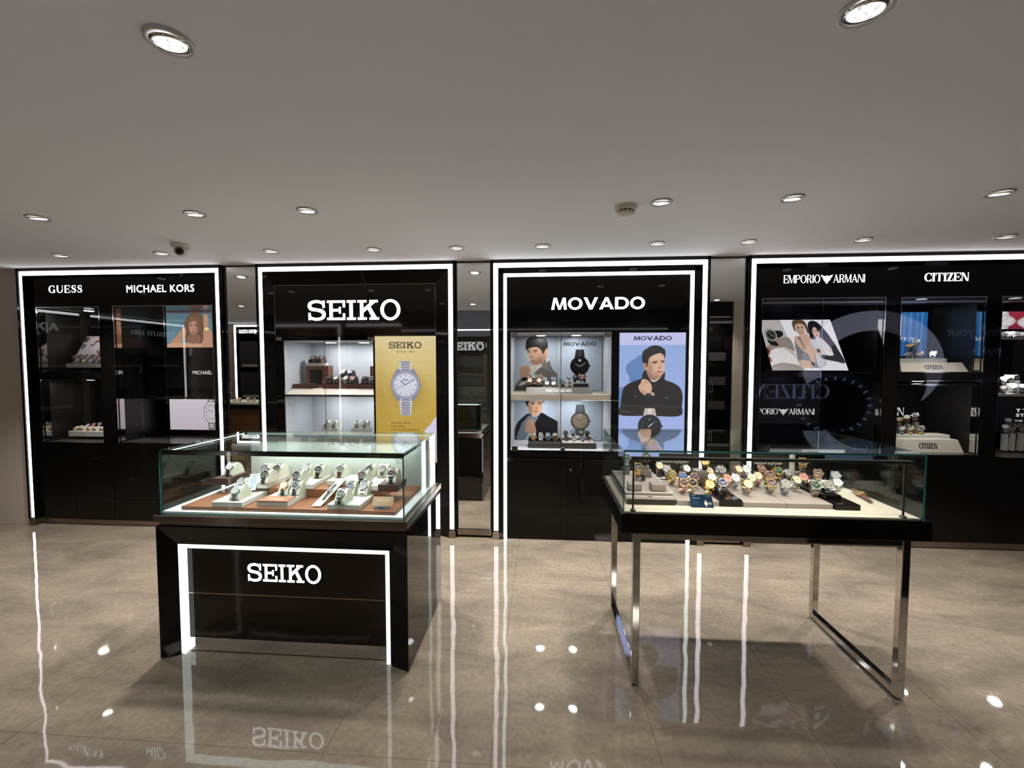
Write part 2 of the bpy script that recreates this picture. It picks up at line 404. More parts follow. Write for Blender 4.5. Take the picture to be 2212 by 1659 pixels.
def slab_glyph(ch):
    """heavy wide slab letters"""
    o = []; v = 0.195; h = 0.125; A = Glyphs.arc
    if ch == 'E': o += [R4(0.13, 0, 0.13+v, 1), R4(0, 1-h, 1.02, 1), R4(0, 0, 1.02, h), R4(0.3, 0.43, 0.78, 0.57), R4(0.88, 0.64, 1.02, 1), R4(0.88, 0, 1.02, 0.34), R4(0.66, 0.33, 0.78, 0.67)]; w_ = 1.02
    elif ch == 'I': o += [R4(0.145, 0, 0.145+v, 1), R4(0, 1-h, 0.505, 1), R4(0, 0, 0.505, h)]; w_ = 0.505
    elif ch == 'K':
        o += [R4(0.14, 0, 0.14+v, 1), R4(0, 1-h, 0.52, 1), R4(0, 0, 0.52, h), [(0.30, 0.33), (0.30, 0.56), (0.78, 0.93), (1.06, 0.93)], [(0.52, 0.62), (0.70, 0.72), (1.10, 0.08), (0.82, 0.08)],
              R4(0.66, 1-h, 1.14, 1), R4(0.66, 0, 1.20, h)]; w_ = 1.18
    elif ch == 'O': o += A(0.555, 0.5, 0.555, 0.535, 0.195, 0.145, n=40); w_ = 1.11
    elif ch == 'S':
        P = [(0.90, 0.72), (0.84, 0.86), (0.60, 0.945), (0.34, 0.935), (0.15, 0.85), (0.11, 0.70), (0.22, 0.575), (0.50, 0.525), (0.78, 0.46), (0.91, 0.32), (0.86, 0.15), (0.66, 0.06), (0.38, 0.055), (0.16, 0.14), (0.10, 0.30)]
        o += Glyphs.stroke(P, [0.13, 0.14, 0.15, 0.15, 0.19, 0.22, 0.20, 0.16, 0.20, 0.22, 0.19, 0.15, 0.15, 0.14, 0.13]); o += [R4(0.84, 0.62, 0.97, 1.0), R4(0.03, 0, 0.16, 0.38)]; w_ = 1.0
    else: w_ = 0.4
    return o, w_
def wide_glyph(ch):
    """heavy extended sans letters"""
    o = []; v = 0.27; A = Glyphs.arc
    if ch == 'M': o += [[(0, 0), (0.27, 0), (0.40, 1), (0.22, 1)], [(0.22, 1), (0.50, 1), (0.84, 0), (0.66, 0)], [(0.66, 0), (0.84, 0), (1.26, 1), (1.04, 1)], [(1.04, 1), (1.30, 1), (1.40, 0), (1.14, 0)]]; w_ = 1.40
    elif ch == 'O': o += A(0.65, 0.5, 0.65, 0.52, 0.27, 0.19, n=40); w_ = 1.30
    elif ch == 'V': o += [[(0, 1), (0.31, 1), (0.78, 0), (0.50, 0)], [(1.28, 1), (0.98, 1), (0.50, 0), (0.78, 0)]]; w_ = 1.28
    elif ch == 'A': o += [[(0, 0), (0.30, 0), (0.78, 1), (0.52, 1)], [(1.30, 0), (1.0, 0), (0.52, 1), (0.78, 1)], [(0.30, 0.20), (1.0, 0.20), (0.92, 0.38), (0.38, 0.38)]]; w_ = 1.30
    elif ch == 'D': o += [R4(0, 0, v, 1), R4(0, 0.81, 0.62, 1), R4(0, 0, 0.62, 0.19)] + A(0.62, 0.5, 0.60, 0.5, v, 0.19, -90, 90); w_ = 1.22
    else: w_ = 0.4
    return o, w_
def eagle_polys():
    o = []
    for i, (hw, y) in enumerate([(1.0, 0.86), (0.90, 0.72), (0.78, 0.58), (0.66, 0.44), (0.52, 0.30), (0.36, 0.16)]):
        for sx in (-1, 1):
            if i < 3: o.append([(sx*0.14, y-0.18), (sx*0.14, y-0.09), (sx*hw, y+0.14), (sx*(hw-0.06), y+0.03)])
            else: o.append([(0, y-0.12), (0, y-0.03), (sx*hw, y+0.02), (sx*(hw-0.1), y-0.06)])
    o += [R4(-0.12, 0.45, 0.12, 0.74), [(0.0, 0.92), (0.22, 0.84), (0.12, 0.74), (-0.12, 0.74), (-0.12, 0.86)], [(-0.2, 0.0), (0.2, 0.0), (0.08, -0.1), (-0.08, -0.1)]]
    return [[(x+1.0, yy) for x, yy in q] for q in o], 2.0
def word(txt, style, gap=0.08, **kw):
    """-> polygons in a box of cap height 1, starting at x 0; and its width"""
    if style == 'sans': return sans_polys(txt, **kw)
    x = 0; out = []
    for ch in txt:
        if ch == '*': p, w_ = eagle_polys()
        elif style == 'slab': p, w_ = slab_glyph(ch)
        elif style == 'wide': p, w_ = wide_glyph(ch)
        else: p, w_ = serif_glyph(ch, **kw)
        if ch == ' ': x += 0.3; continue
        out += [[(a+x, b) for a, b in q] for q in p]; x += w_+gap
    return out, x-gap
_SC = {}
def sans_polys(txt, bold=0.0, track=1.0):
    k = (txt, bold, track)
    if k in _SC: return _SC[k]
    cu = bpy.data.curves.new('tmp', 'FONT'); cu.body = txt; cu.space_character = track; cu.resolution_u = 3
    ob = bpy.data.objects.new('tmp', cu); COL.objects.link(ob)
    dg = bpy.context.evaluated_depsgraph_get(); dg.update()
    me = ob.evaluated_get(dg).to_mesh()
    V_ = [(v.co.x, v.co.y) for v in me.vertices]; polys = [[V_[i] for i in p.vertices] for p in me.polygons]
    bpy.data.objects.remove(ob); bpy.data.curves.remove(cu)
    xs = [p[0] for q in polys for p in q]
    cap = 0.729 if True else 1
    x0 = min(xs); polys = [[((a-x0)/cap, b/cap) for a, b in q] for q in polys]
    if bold: polys = [[(a+dx*bold*1.3, b+dy*bold) for a, b in q] for q in polys for dx, dy in ((-1, -1), (1, -1), (1, 1), (-1, 1), (0, 0))]
    _SC[k] = (polys, (max(xs)-x0)/cap)
    return _SC[k]
letter_side = mat('letter_side', (0.05, 0.05, 0.055), 0.5)
def sign(name, txt, style, x0, x1, z0, z1, Y, depth, m, parent, **kw):
    """letters fitted into a box on a wall facing -Y, standing out by depth"""
    p, w_ = word(txt, style, **kw); mb = MB()
    for q in p:
        P = [(x0+a/w_*(x1-x0), Y, z0+b*(z1-z0)) for a, b in q]; n = len(P)
        F_ = [(a, Y-depth, c) for a, b, c in P]
        mb.add(F_, [tuple(range(n))], 0)
        mb.add(P+F_, [(i, (i+1) % n, n+(i+1) % n, n+i) for i in range(n)], 1)
    return mb.build(name, [m, letter_side], parent)
# ------------------------------------------------------------ printed pictures: a fine grid of coloured points drawn from shapes
class Canvas:
    def __init__(s, w, h, bg, view):
        s.w, s.h = w, h; s.a = np.zeros((h, w, 3)); s.a[:] = bg
        s.vx0, s.vy0, s.vx1, s.vy1 = view; s.sx = w/(s.vx1-s.vx0); s.sy = h/(s.vy1-s.vy0)
        yy, xx = np.mgrid[0:h, 0:w]; s.X = s.vx0+(xx+0.5)/s.sx; s.Y = s.vy0+(yy+0.5)/s.sy
        s.rng = np.random.RandomState(3)
    def _blend(s, m, c, a, sl): s.a[sl] += (np.array(c, float)-s.a[sl])*(m*a)[..., None]
    def _win(s, x0, y0, x1, y1, pad=1):
        i0 = max(0, int((x0-s.vx0)*s.sx)-pad); i1 = min(s.w, int((x1-s.vx0)*s.sx)+pad+2)
        j0 = max(0, int((y0-s.vy0)*s.sy)-pad); j1 = min(s.h, int((y1-s.vy0)*s.sy)+pad+2)
        return (slice(j0, j1), slice(i0, i1)) if i1 > i0 and j1 > j0 else None
    def poly(s, pts, c, a=1.0):
        xs = [p[0] for p in pts]; ys = [p[1] for p in pts]; sl = s._win(min(xs), min(ys), max(xs), max(ys))
        if sl is None: return s
        m = np.zeros(s.X[sl].shape)
        for dx in (-1/3, 0, 1/3):
            for dy in (-1/3, 0, 1/3):
                x = s.X[sl]+dx/s.sx; y = s.Y[sl]+dy/s.sy; ins = np.zeros(x.shape, bool); j = len(pts)-1
                for i in range(len(pts)):
                    xi, yi = pts[i]; xj, yj = pts[j]
                    if yi != yj: ins ^= ((yi > y) != (yj > y)) & (x < (xj-xi)*(y-yi)/(yj-yi)+xi)
                    j = i
                m += ins
        s._blend(m/9, c, a, sl); return s
    def smooth(s, pts, c, a=1.0, n=5):
        P = []; m = len(pts)
        for i in range(m):
            p0, p1, p2, p3 = pts[i-1], pts[i], pts[(i+1) % m], pts[(i+2) % m]
            for j in range(n):
                t = j/n; P.append(tuple(0.5*(2*p1[k]+(-p0[k]+p2[k])*t+(2*p0[k]-5*p1[k]+4*p2[k]-p3[k])*t*t+(-p0[k]+3*p1[k]-3*p2[k]+p3[k])*t**3) for k in (0, 1)))
        return s.poly(P, c, a)
    def ell(s, cx, cy, rx, ry, c, a=1.0, soft=0.0, rot=0.0):
        R = max(rx, ry)*(1+soft*1.2); sl = s._win(cx-R, cy-R, cx+R, cy+R)
        if sl is None: return s
        x = s.X[sl]-cx; y = s.Y[sl]-cy; co, si = math.cos(rot), math.sin(rot)
        d = np.sqrt(((x*co+y*si)/rx)**2+((-x*si+y*co)/ry)**2)
        e = max(soft, 0.7/(s.sx*min(rx, ry)))
        s._blend(np.clip((1-d)/e+0.5, 0, 1) if soft == 0 else np.clip((1+soft-d)/(2*soft), 0, 1)**1.5, c, a, sl); return s
    def rect(s, x0, y0, x1, y1, c, a=1.0): return s.poly([(x0, y0), (x1, y0), (x1, y1), (x0, y1)], c, a)
    def line(s, x0, y0, x1, y1, w, c, a=1.0):
        l = math.hypot(x1-x0, y1-y0) or 1; nx, ny = -(y1-y0)/l*w/2, (x1-x0)/l*w/2
        return s.poly([(x0+nx, y0+ny), (x1+nx, y1+ny), (x1-nx, y1-ny), (x0-nx, y0-ny)], c, a)
    def vgrad(s, c0, c1, y0=None, y1=None):
        y0 = s.vy0 if y0 is None else y0; y1 = s.vy1 if y1 is None else y1
        t = np.clip((s.Y-y0)/(y1-y0), 0, 1)[..., None]; m = (s.Y >= y0) & (s.Y <= y1)
        s.a[m] = (np.array(c0)*(1-t)+np.array(c1)*t)[m]; return s
    def noise(s, amp, step=1):
        n = s.rng.randn(s.h//step+2, s.w//step+2); n = np.kron(n, np.ones((step, step)))[:s.h, :s.w]
        s.a += n[..., None]*amp; return s
    def text(s, txt, style, x0, x1, y0, y1, c, **kw):
        p, w_ = word(txt, style, **kw)
        for q in p: s.poly([(x0+a/w_*(x1-x0), y1-b*(y1-y0)) for a, b in q], c)
        return s
    def watch(s, cx, cy, r, band, case, face, ink, bw=0.5, top=1.6, bot=1.6, taper=0.85, dot=None, sub=(), links='rows', hands=((0.5, -0.35), (0.45, -0.62)), crown=1, band2=None, h0=(0, 0)):
        for sg, ln in ((-1, top), (1, bot)):
            y0, y1 = cy+sg*r*0.8, cy+sg*r*ln; b0, b1 = r*bw*1.15, r*bw*taper
            s.poly([(cx-b0, y0), (cx+b0, y0), (cx+b1, y1), (cx-b1, y1)], band)
            if links:
                n = max(3, int(abs(y1-y0)/(r*0.16)))
                for k in range(n):
                    y = y0+(y1-y0)*(k+0.5)/n; bk = b0+(b1-b0)*(k+0.5)/n; s.line(cx-bk, y, cx+bk, y, r*0.022, tuple(v*0.45 for v in band), 0.8)
                if links == 'check':
                    for k in range(n*2):
                        y = y0+(y1-y0)*(k+0.5)/(n*2)
                        for j in range(4 if k % 2 else 3): s.ell(cx+(j-(1.5 if k % 2 else 1))*b0*0.36, y, r*0.05, r*0.036, (52, 52, 60), 0.95)
                else: s.rect(cx-b1*0.4, min(y0, y1), cx+b1*0.4, max(y0, y1), band2 or tuple(min(255, v*1.25) for v in band), 0.6)
        lug = tuple(v*0.82 for v in case)
        for sg in ((-1, 1) if links == 'check' else ()):
            for sx in (-1, 1): s.poly([(cx+sx*r*bw*0.9, cy+sg*r*1.12), (cx+sx*r*0.62, cy+sg*r*1.12), (cx+sx*r*0.92, cy+sg*r*0.55), (cx+sx*r*0.4, cy+sg*r*0.6)], lug)
        if crown: s.rect(cx+r*0.95, cy-r*0.09, cx+r*1.14, cy+r*0.09, tuple(v*0.8 for v in case))
        s.ell(cx, cy, r*1.03, r*1.03, tuple(v*0.5 for v in case)); s.ell(cx, cy, r, r, case); s.ell(cx, cy, r*0.88, r*0.88, tuple(v*0.6 for v in case)); s.ell(cx, cy, r*0.84, r*0.84, face)
        for k in range(12):
            a = k*PI/6
            if dot and k == 9: continue
            s.line(cx+r*0.64*math.cos(a), cy+r*0.64*math.sin(a), cx+r*0.77*math.cos(a), cy+r*0.77*math.sin(a), r*0.035, ink, 0.9)
        for (qx, qy, qr) in sub: s.ell(cx+qx*r, cy+qy*r, qr*r, qr*r, tuple(v*0.6+40 for v in face)); s.ell(cx+qx*r, cy+qy*r, qr*r*0.8, qr*r*0.8, tuple(v*0.8+12 for v in face))
        if dot: s.ell(cx, cy-r*0.6, r*0.13, r*0.13, dot)
        hx, hy = cx+h0[0]*r, cy+h0[1]*r
        s.line(hx, hy, cx-r*hands[0][0], cy+r*hands[0][1], r*0.05, ink); s.line(hx, hy, cx+r*hands[1][0], cy+r*hands[1][1], r*0.04, ink)
        return s
def print_mat(name, glow):
    m = mat(name, (0.5, 0.5, 0.5), 0.32, spec=0.35); b = m.node_tree.nodes['Principled BSDF']
    at = N(m, 'ShaderNodeAttribute', attribute_name='ink')
    if glow:
        b.inputs['Base Color'].default_value = (0.02, 0.02, 0.02, 1); L(m, at.outputs['Color'], b.inputs['Emission Color']); b.inputs['Emission Strength'].default_value = glow
    else: L(m, at.outputs['Color'], b.inputs['Base Color'])
    return m
print_lit = print_mat('backlit_print', 1.0)
print_dim = print_mat('backlit_print_soft', 0.55)
print_flat = print_mat('printed_sheet', 0)
def board(name, cv, TL, TRt, BL, thick, m, edge, parent=None):
    """printed board: corner points TL, TR, BL; thickness away from the viewer side"""
    TL, TRt, BL = Vector(TL), Vector(TRt), Vector(BL); U = (TRt-TL); D = (BL-TL); Nn = U.cross(D).normalized()   # points into the wall side
    h, w_ = cv.h, cv.w; off = org(parent) if parent is not None else Vector((0, 0, 0))
    us = np.linspace(0, 1, w_)[None, :, None]; vs = np.linspace(0, 1, h)[:, None, None]
    P = np.array(TL-off)+us*np.array(U)+vs*np.array(D); P = P.reshape(-1, 3)
    Q = [TL, TL+U, TL+U+D, TL+D]; n0 = len(P)
    back = [np.array(q-off+Nn*thick) for q in Q]; fr = [np.array(q-off+Nn*0.0002) for q in Q]
    P = np.vstack([P, fr, back])
    idx = np.arange(h*w_).reshape(h, w_); F = np.stack([idx[:-1, :-1], idx[1:, :-1], idx[1:, 1:], idx[:-1, 1:]], -1).reshape(-1, 4)
    b = n0; F2 = np.array([[b, b+1, b+5, b+4], [b+1, b+2, b+6, b+5], [b+2, b+3, b+7, b+6], [b+3, b, b+4, b+7], [b+4, b+5, b+6, b+7]])
    FF = np.vstack([F, F2]); me = bpy.data.meshes.new(name)
    me.vertices.add(len(P)); me.vertices.foreach_set('co', P.ravel())
    me.loops.add(FF.size); me.loops.foreach_set('vertex_index', FF.ravel().astype(np.int32))
    me.polygons.add(len(FF)); me.polygons.foreach_set('loop_start', np.arange(0, FF.size, 4, dtype=np.int32))
    me.materials.append(m); me.materials.append(edge)
    me.polygons.foreach_set('material_index', np.array([0]*len(F)+[1]*5, dtype=np.int32)); me.update(calc_edges=True); me.validate()
    c = np.clip(cv.a/255., 0, 1); c = np.where(c <= 0.04045, c/12.92, ((c+0.055)/1.055)**2.4).reshape(-1, 3)
    ca = me.color_attributes.new('ink', 'FLOAT_COLOR', 'POINT'); full = np.ones((len(P), 4)); full[:n0, :3] = c
    ca.data.foreach_set('color', full.ravel())
    o = bpy.data.objects.new(name, me); COL.objects.link(o)
    if parent is not None: o.parent = parent
    return o

def art_movado_poster():
    c = Canvas(215, 400, (150, 178, 230), (105, 103, 948, 1707)); SK = (206, 166, 142); SD = (158, 116, 96); BK = (14, 13, 17)
    c.vgrad((190, 192, 230), (182, 187, 228), 103, 262); c.vgrad((140, 164, 212), (162, 174, 226), 262, 1707); c.noise(2)
    c.smooth([(410, 400), (300, 440), (215, 505), (190, 570), (208, 625), (238, 665), (250, 735), (420, 700)], (92, 124, 178)); c.smooth([(100, 850), (170, 815), (150, 1000), (100, 1170)], (92, 124, 178))
    c.smooth([(440, 585), (404, 640), (395, 690), (300, 725), (215, 768), (165, 820), (146, 900), (130, 1040), (122, 1165), (500, 1172), (885, 1170), (910, 1040), (918, 930), (903, 850), (865, 790), (790, 745), (692, 705), (692, 650), (678, 606), (600, 690), (500, 660)], BK)
    c.smooth([(452, 555), (470, 640), (510, 715), (560, 735), (625, 690), (642, 640), (600, 600)], SD); c.poly([(508, 718), (560, 738), (628, 688), (630, 672), (560, 722), (514, 708)], (214, 204, 205))
    c.smooth([(466, 500), (478, 430), (530, 385), (620, 366), (674, 392), (684, 430), (683, 520), (680, 590), (660, 640), (620, 672), (565, 662), (515, 635), (478, 590), (455, 560)], SK)
    c.ell(500, 560, 40, 90, SD, 0.75, 0.6, -0.2); c.ell(600, 655, 60, 22, SD, 0.6, 0.5); c.ell(438, 527, 24, 46, (190, 142, 120)); c.ell(442, 530, 12, 28, (140, 96, 80))
    c.smooth([(402, 480), (397, 400), (410, 345), (440, 318), (470, 300), (500, 280), (555, 268), (610, 275), (655, 298), (688, 330), (691, 385), (684, 440), (668, 392), (630, 366), (570, 378), (512, 408), (484, 440), (474, 500), (462, 545), (452, 498), (420, 492)], (15, 13, 14))
    c.ell(540, 310, 70, 14, (52, 48, 52), 0.5, 0.5, -0.2)
    for k in range(7): c.line(430+k*34, 395-k*8, 470+k*36, 322-k*3, 4, (46, 42, 46), 0.7)
    c.ell(640, 560, 44, 30, (226, 190, 166), 0.4, 0.8); c.ell(590, 420, 60, 26, (224, 188, 164), 0.5, 0.8); c.ell(570, 635, 70, 26, (150, 112, 96), 0.45, 0.8); c.ell(625, 630, 44, 34, (168, 128, 110), 0.35, 0.7)
    c.line(522, 484, 592, 470, 13, (34, 26, 24)); c.line(636, 468, 682, 464, 11, (34, 26, 24)); c.ell(562, 490, 22, 8, (40, 30, 28)); c.ell(660, 481, 17, 7, (40, 30, 28)); c.ell(560, 487, 38, 22, SD, 0.45, 0.5)
    c.line(618, 480, 640, 548, 7, SD, 0.7); c.ell(622, 555, 20, 8, (140, 98, 82)); c.ell(622, 600, 40, 7, (140, 80, 76)); c.ell(622, 612, 30, 9, (190, 122, 112)); c.ell(622, 640, 26, 10, (222, 184, 160), 0.5, 0.5)
    c.smooth([(395, 712), (425, 697), (470, 712), (508, 750), (528, 805), (526, 865), (545, 892), (500, 915), (448, 912), (400, 880), (365, 835), (356, 790), (385, 750)], SK)
    for x0, y0, x1, y1 in ((400, 760, 470, 735), (380, 790, 440, 770), (370, 820, 420, 800), (440, 715, 480, 760)): c.line(x0, y0, x1, y1, 6, SD, 0.8)
    c.ell(420, 870, 40, 30, SD, 0.5, 0.6); c.poly([(514, 880), (552, 866), (564, 906), (500, 950)], (196, 172, 158)); c.line(535, 872, 548, 915, 4, (110, 90, 82)); c.ell(486, 920, 44, 42, (54, 52, 58)); c.ell(486, 920, 36, 34, (16, 20, 32)); c.line(486, 920, 500, 900, 4, (170, 170, 180))
    c.smooth([(540, 910), (600, 960), (680, 1030), (650, 1060), (540, 1020), (460, 965)], (20, 20, 30)); c.line(240, 890, 400, 900, 5, (40, 38, 46)); c.line(600, 910, 800, 920, 5, (40, 38, 46)); c.ell(322, 922, 12, 10, (92, 96, 112)); c.ell(714, 938, 12, 10, (92, 96, 112)); c.line(130, 1045, 905, 1055, 12, (34, 32, 38)); c.line(560, 740, 470, 1030, 5, (34, 32, 40))
    c.text('featuring', 'sans', 126, 240, 1106, 1118, (150, 150, 160)); c.text('BOLD Fusion', 'sans', 126, 262, 1124, 1136, (150, 150, 160))
    c.watch(505, 1306, 146, (196, 182, 176), (34, 38, 52), (12, 14, 24), (150, 156, 176), bw=0.52, top=1.58, bot=1.75, dot=(74, 84, 112), sub=((-0.38, -0.08, 0.26), (0.36, -0.08, 0.26)), hands=((0.12, 0.06), (0.5, -0.45)), h0=(-0.1, 0.05), band2=(226, 216, 210))
    c.line(490, 1318, 540, 1272, 9, (240, 240, 240)); c.text('MADE BOLD', 'sans', 395, 625, 1592, 1610, (70, 74, 100), bold=0.01); c.text('MOVADO', 'wide', 286, 770, 150, 202, (14, 14, 24))
    return c
def art_man_one():
    c = Canvas(150, 190, (168, 176, 188), (330, 203, 826, 822)); SK = (178, 138, 112); SD = (128, 92, 74)
    c.vgrad((150, 156, 166), (182, 190, 200)); c.noise(1.5)
    c.smooth([(715, 465), (760, 560), (826, 650), (826, 826), (326, 826), (340, 760), (390, 695), (480, 620), (600, 540)], (104, 99, 94))
    c.smooth([(505, 545), (560, 525), (700, 450), (720, 480), (620, 560), (560, 620), (500, 700), (420, 760), (385, 760), (440, 690), (500, 620)], (206, 198, 190)); c.line(560, 545, 600, 600, 5, (150, 142, 136)); c.smooth([(640, 480), (690, 455), (700, 520), (740, 600), (660, 570)], (118, 112, 106)); c.line(655, 570, 735, 605, 5, (60, 56, 54)); c.line(560, 640, 600, 700, 5, (70, 66, 62))
    c.smooth([(472, 345), (500, 320), (600, 296), (660, 350), (700, 345), (716, 365), (706, 410), (690, 455), (620, 520), (560, 530), (534, 505), (512, 455), (490, 420), (476, 385)], SK)
    c.ell(620, 470, 60, 34, SD, 0.7, 0.5, -0.6); c.ell(700, 370, 18, 34, (190, 148, 120)); c.poly([(462, 350), (456, 310), (460, 268), (474, 230), (500, 211), (540, 203), (640, 203), (680, 216), (704, 246), (714, 285), (713, 332), (692, 338), (678, 362), (668, 398), (655, 394), (640, 360), (616, 334), (590, 318), (550, 318), (510, 328), (484, 344), (474, 356)], (28, 25, 24)); c.line(490, 240, 590, 216, 8, (58, 52, 48), 0.6); c.line(480, 270, 600, 240, 7, (52, 46, 42), 0.6); c.line(500, 300, 640, 260, 6, (50, 44, 40), 0.6); c.ell(640, 420, 34, 60, (150, 110, 88), 0.5, 0.8); c.ell(560, 500, 60, 18, (116, 84, 70), 0.5, 0.8); c.ell(560, 235, 70, 14, (64, 58, 54), 0.5, 0.5)
    c.line(476, 362, 512, 358, 9, (40, 30, 26)); c.line(540, 356, 600, 352, 9, (40, 30, 26)); c.ell(494, 376, 14, 6, (36, 26, 24)); c.ell(568, 372, 18, 6, (36, 26, 24)); c.line(520, 375, 512, 430, 6, SD, 0.8); c.ell(520, 435, 20, 7, (120, 82, 68)); c.ell(540, 478, 30, 6, (118, 66, 60)); c.ell(542, 486, 24, 7, (160, 104, 92)); c.ell(500, 430, 14, 60, (206, 168, 140), 0.5, 0.6)
    c.smooth([(388, 600), (396, 560), (440, 536), (495, 540), (518, 575), (500, 625), (488, 680), (440, 702), (404, 670)], SK)
    for a in ((410, 570, 430, 600), (440, 555, 455, 590), (470, 550, 482, 585)): c.line(*a, 5, SD, 0.8)
    c.ell(446, 690, 38, 24, (20, 19, 20), 1, 0, -0.2); c.smooth([(350, 775), (470, 760), (520, 790), (500, 822), (340, 822)], (70, 66, 62))
    return c
def art_man_two():
    c = Canvas(150, 140, (172, 182, 194), (330, 938, 828, 1397)); SK = (188, 146, 116); SD = (134, 96, 76)
    c.vgrad((164, 174, 186), (184, 194, 206)); c.noise(1.5)
    c.smooth([(500, 1085), (420, 1135), (360, 1200), (330, 1290), (326, 1400), (420, 1400), (500, 1300), (560, 1180)], (26, 26, 30)); c.smooth([(640, 1075), (720, 1118), (800, 1160), (830, 1200), (832, 1400), (560, 1400), (580, 1300), (560, 1200), (600, 1130)], (24, 24, 28))
    c.smooth([(500, 1110), (560, 1125), (610, 1105), (570, 1190), (500, 1290), (440, 1400), (350, 1400), (410, 1210), (460, 1150)], (112, 124, 134))
    c.smooth([(492, 930), (645, 930), (650, 990), (640, 1050), (605, 1092), (570, 1110), (522, 1098), (498, 1050)], SK); c.ell(515, 1050, 24, 60, SD, 0.7, 0.5); c.smooth([(462, 925), (660, 925), (664, 960), (640, 945), (500, 950), (492, 1010), (470, 985)], (30, 27, 26))
    c.line(520, 962, 560, 960, 9, (38, 28, 26)); c.line(600, 958, 642, 962, 9, (38, 28, 26)); c.ell(540, 974, 16, 6, (30, 24, 22)); c.ell(620, 974, 15, 6, (30, 24, 22)); c.line(586, 975, 592, 1020, 6, SD, 0.7); c.ell(585, 1024, 20, 6, (126, 86, 70)); c.ell(578, 1056, 28, 6, (126, 72, 66)); c.ell(578, 1064, 22, 6, (170, 112, 98))
    c.smooth([(492, 1160), (545, 1150), (560, 1200), (582, 1300), (530, 1325), (478, 1310), (448, 1270), (462, 1205)], SK)
    for a in ((500, 1165, 490, 1240), (520, 1160, 512, 1230), (470, 1200, 470, 1260)): c.line(*a, 5, SD, 0.8)
    return c
def art_black_watch():
    c = Canvas(144, 190, (178, 188, 200), (864, 203, 1338, 822)); c.vgrad((158, 166, 176), (190, 200, 210)); c.noise(1.5)
    c.watch(1083, 535, 106, (30, 32, 35), (16, 16, 18), (12, 12, 14), (12, 12, 14), bw=0.5, top=1.78, bot=1.6, dot=(196, 186, 176), hands=((0, 0), (0, 0)), band2=(58, 60, 64))
    c.line(1083, 543, 1033, 512, 5, (200, 198, 190)); c.line(1083, 543, 1150, 497, 5, (200, 198, 190)); c.text('MOVADO', 'wide', 893, 1272, 262, 304, (18, 20, 32)); return c
def art_bronze_watch():
    c = Canvas(144, 140, (178, 188, 200), (864, 938, 1338, 1397)); c.vgrad((170, 180, 192), (190, 200, 210)); c.noise(1.5)
    c.watch(1088, 1172, 105, (78, 82, 88), (66, 62, 60), (132, 116, 98), (58, 50, 46), bw=0.5, top=1.80, bot=1.6, dot=(160, 150, 140), hands=((0.62, -0.4), (0.62, -0.38)), band2=(100, 102, 108)); return c
def art_gold_poster():
    c = Canvas(150, 310, (196, 168, 80), (1066, 735, 1585, 1817)); c.vgrad((214, 198, 152), (190, 160, 76), 735, 1250); c.vgrad((190, 160, 76), (170, 138, 34), 1250, 1817); c.noise(3, 1); c.noise(2, 3)
    c.ell(1330, 900, 200, 160, (222, 200, 140), 0.35, 0.9); c.ell(1100, 1250, 90, 300, (150, 118, 34), 0.35, 0.9)
    c.ell(1345, 1190, 140, 150, (130, 100, 30), 0.45, 0.5)
    c.text('SEIKO', 'slab', 1188, 1462, 787, 840, (30, 22, 16)); c.text('SINCE 1881', 'sans', 1252, 1400, 861, 876, (50, 38, 22), track=1.25)
    c.watch(1324, 1150, 120, (206, 206, 222), (158, 160, 186), (204, 204, 218), (40, 40, 58), bw=0.42, top=1.68, bot=2.18, links='check', hands=((0.36, -0.28), (0.60, -0.40)))
    c.line(1324, 1150, 1240, 1180, 2, (60, 60, 80)); c.text('SEIKO', 'slab', 1298, 1350, 1102, 1114, (60, 60, 80)); c.rect(1378, 1143, 1402, 1160, (235, 235, 240)); c.text('16', 'sans', 1382, 1398, 1146, 1158, (60, 60, 70))
    for tx, x1, y in (('Japanese beauty,', 1370, 1463), ('crafted into', 1316, 1494), ('a mechanical timepiece.', 1440, 1522)): c.text(tx, 'sans', 1198, x1, y, y+18, (74, 56, 18))
    c.smooth([(1480, 1560), (1530, 1490), (1590, 1440), (1590, 1817), (1540, 1700)], (206, 200, 224)); return c
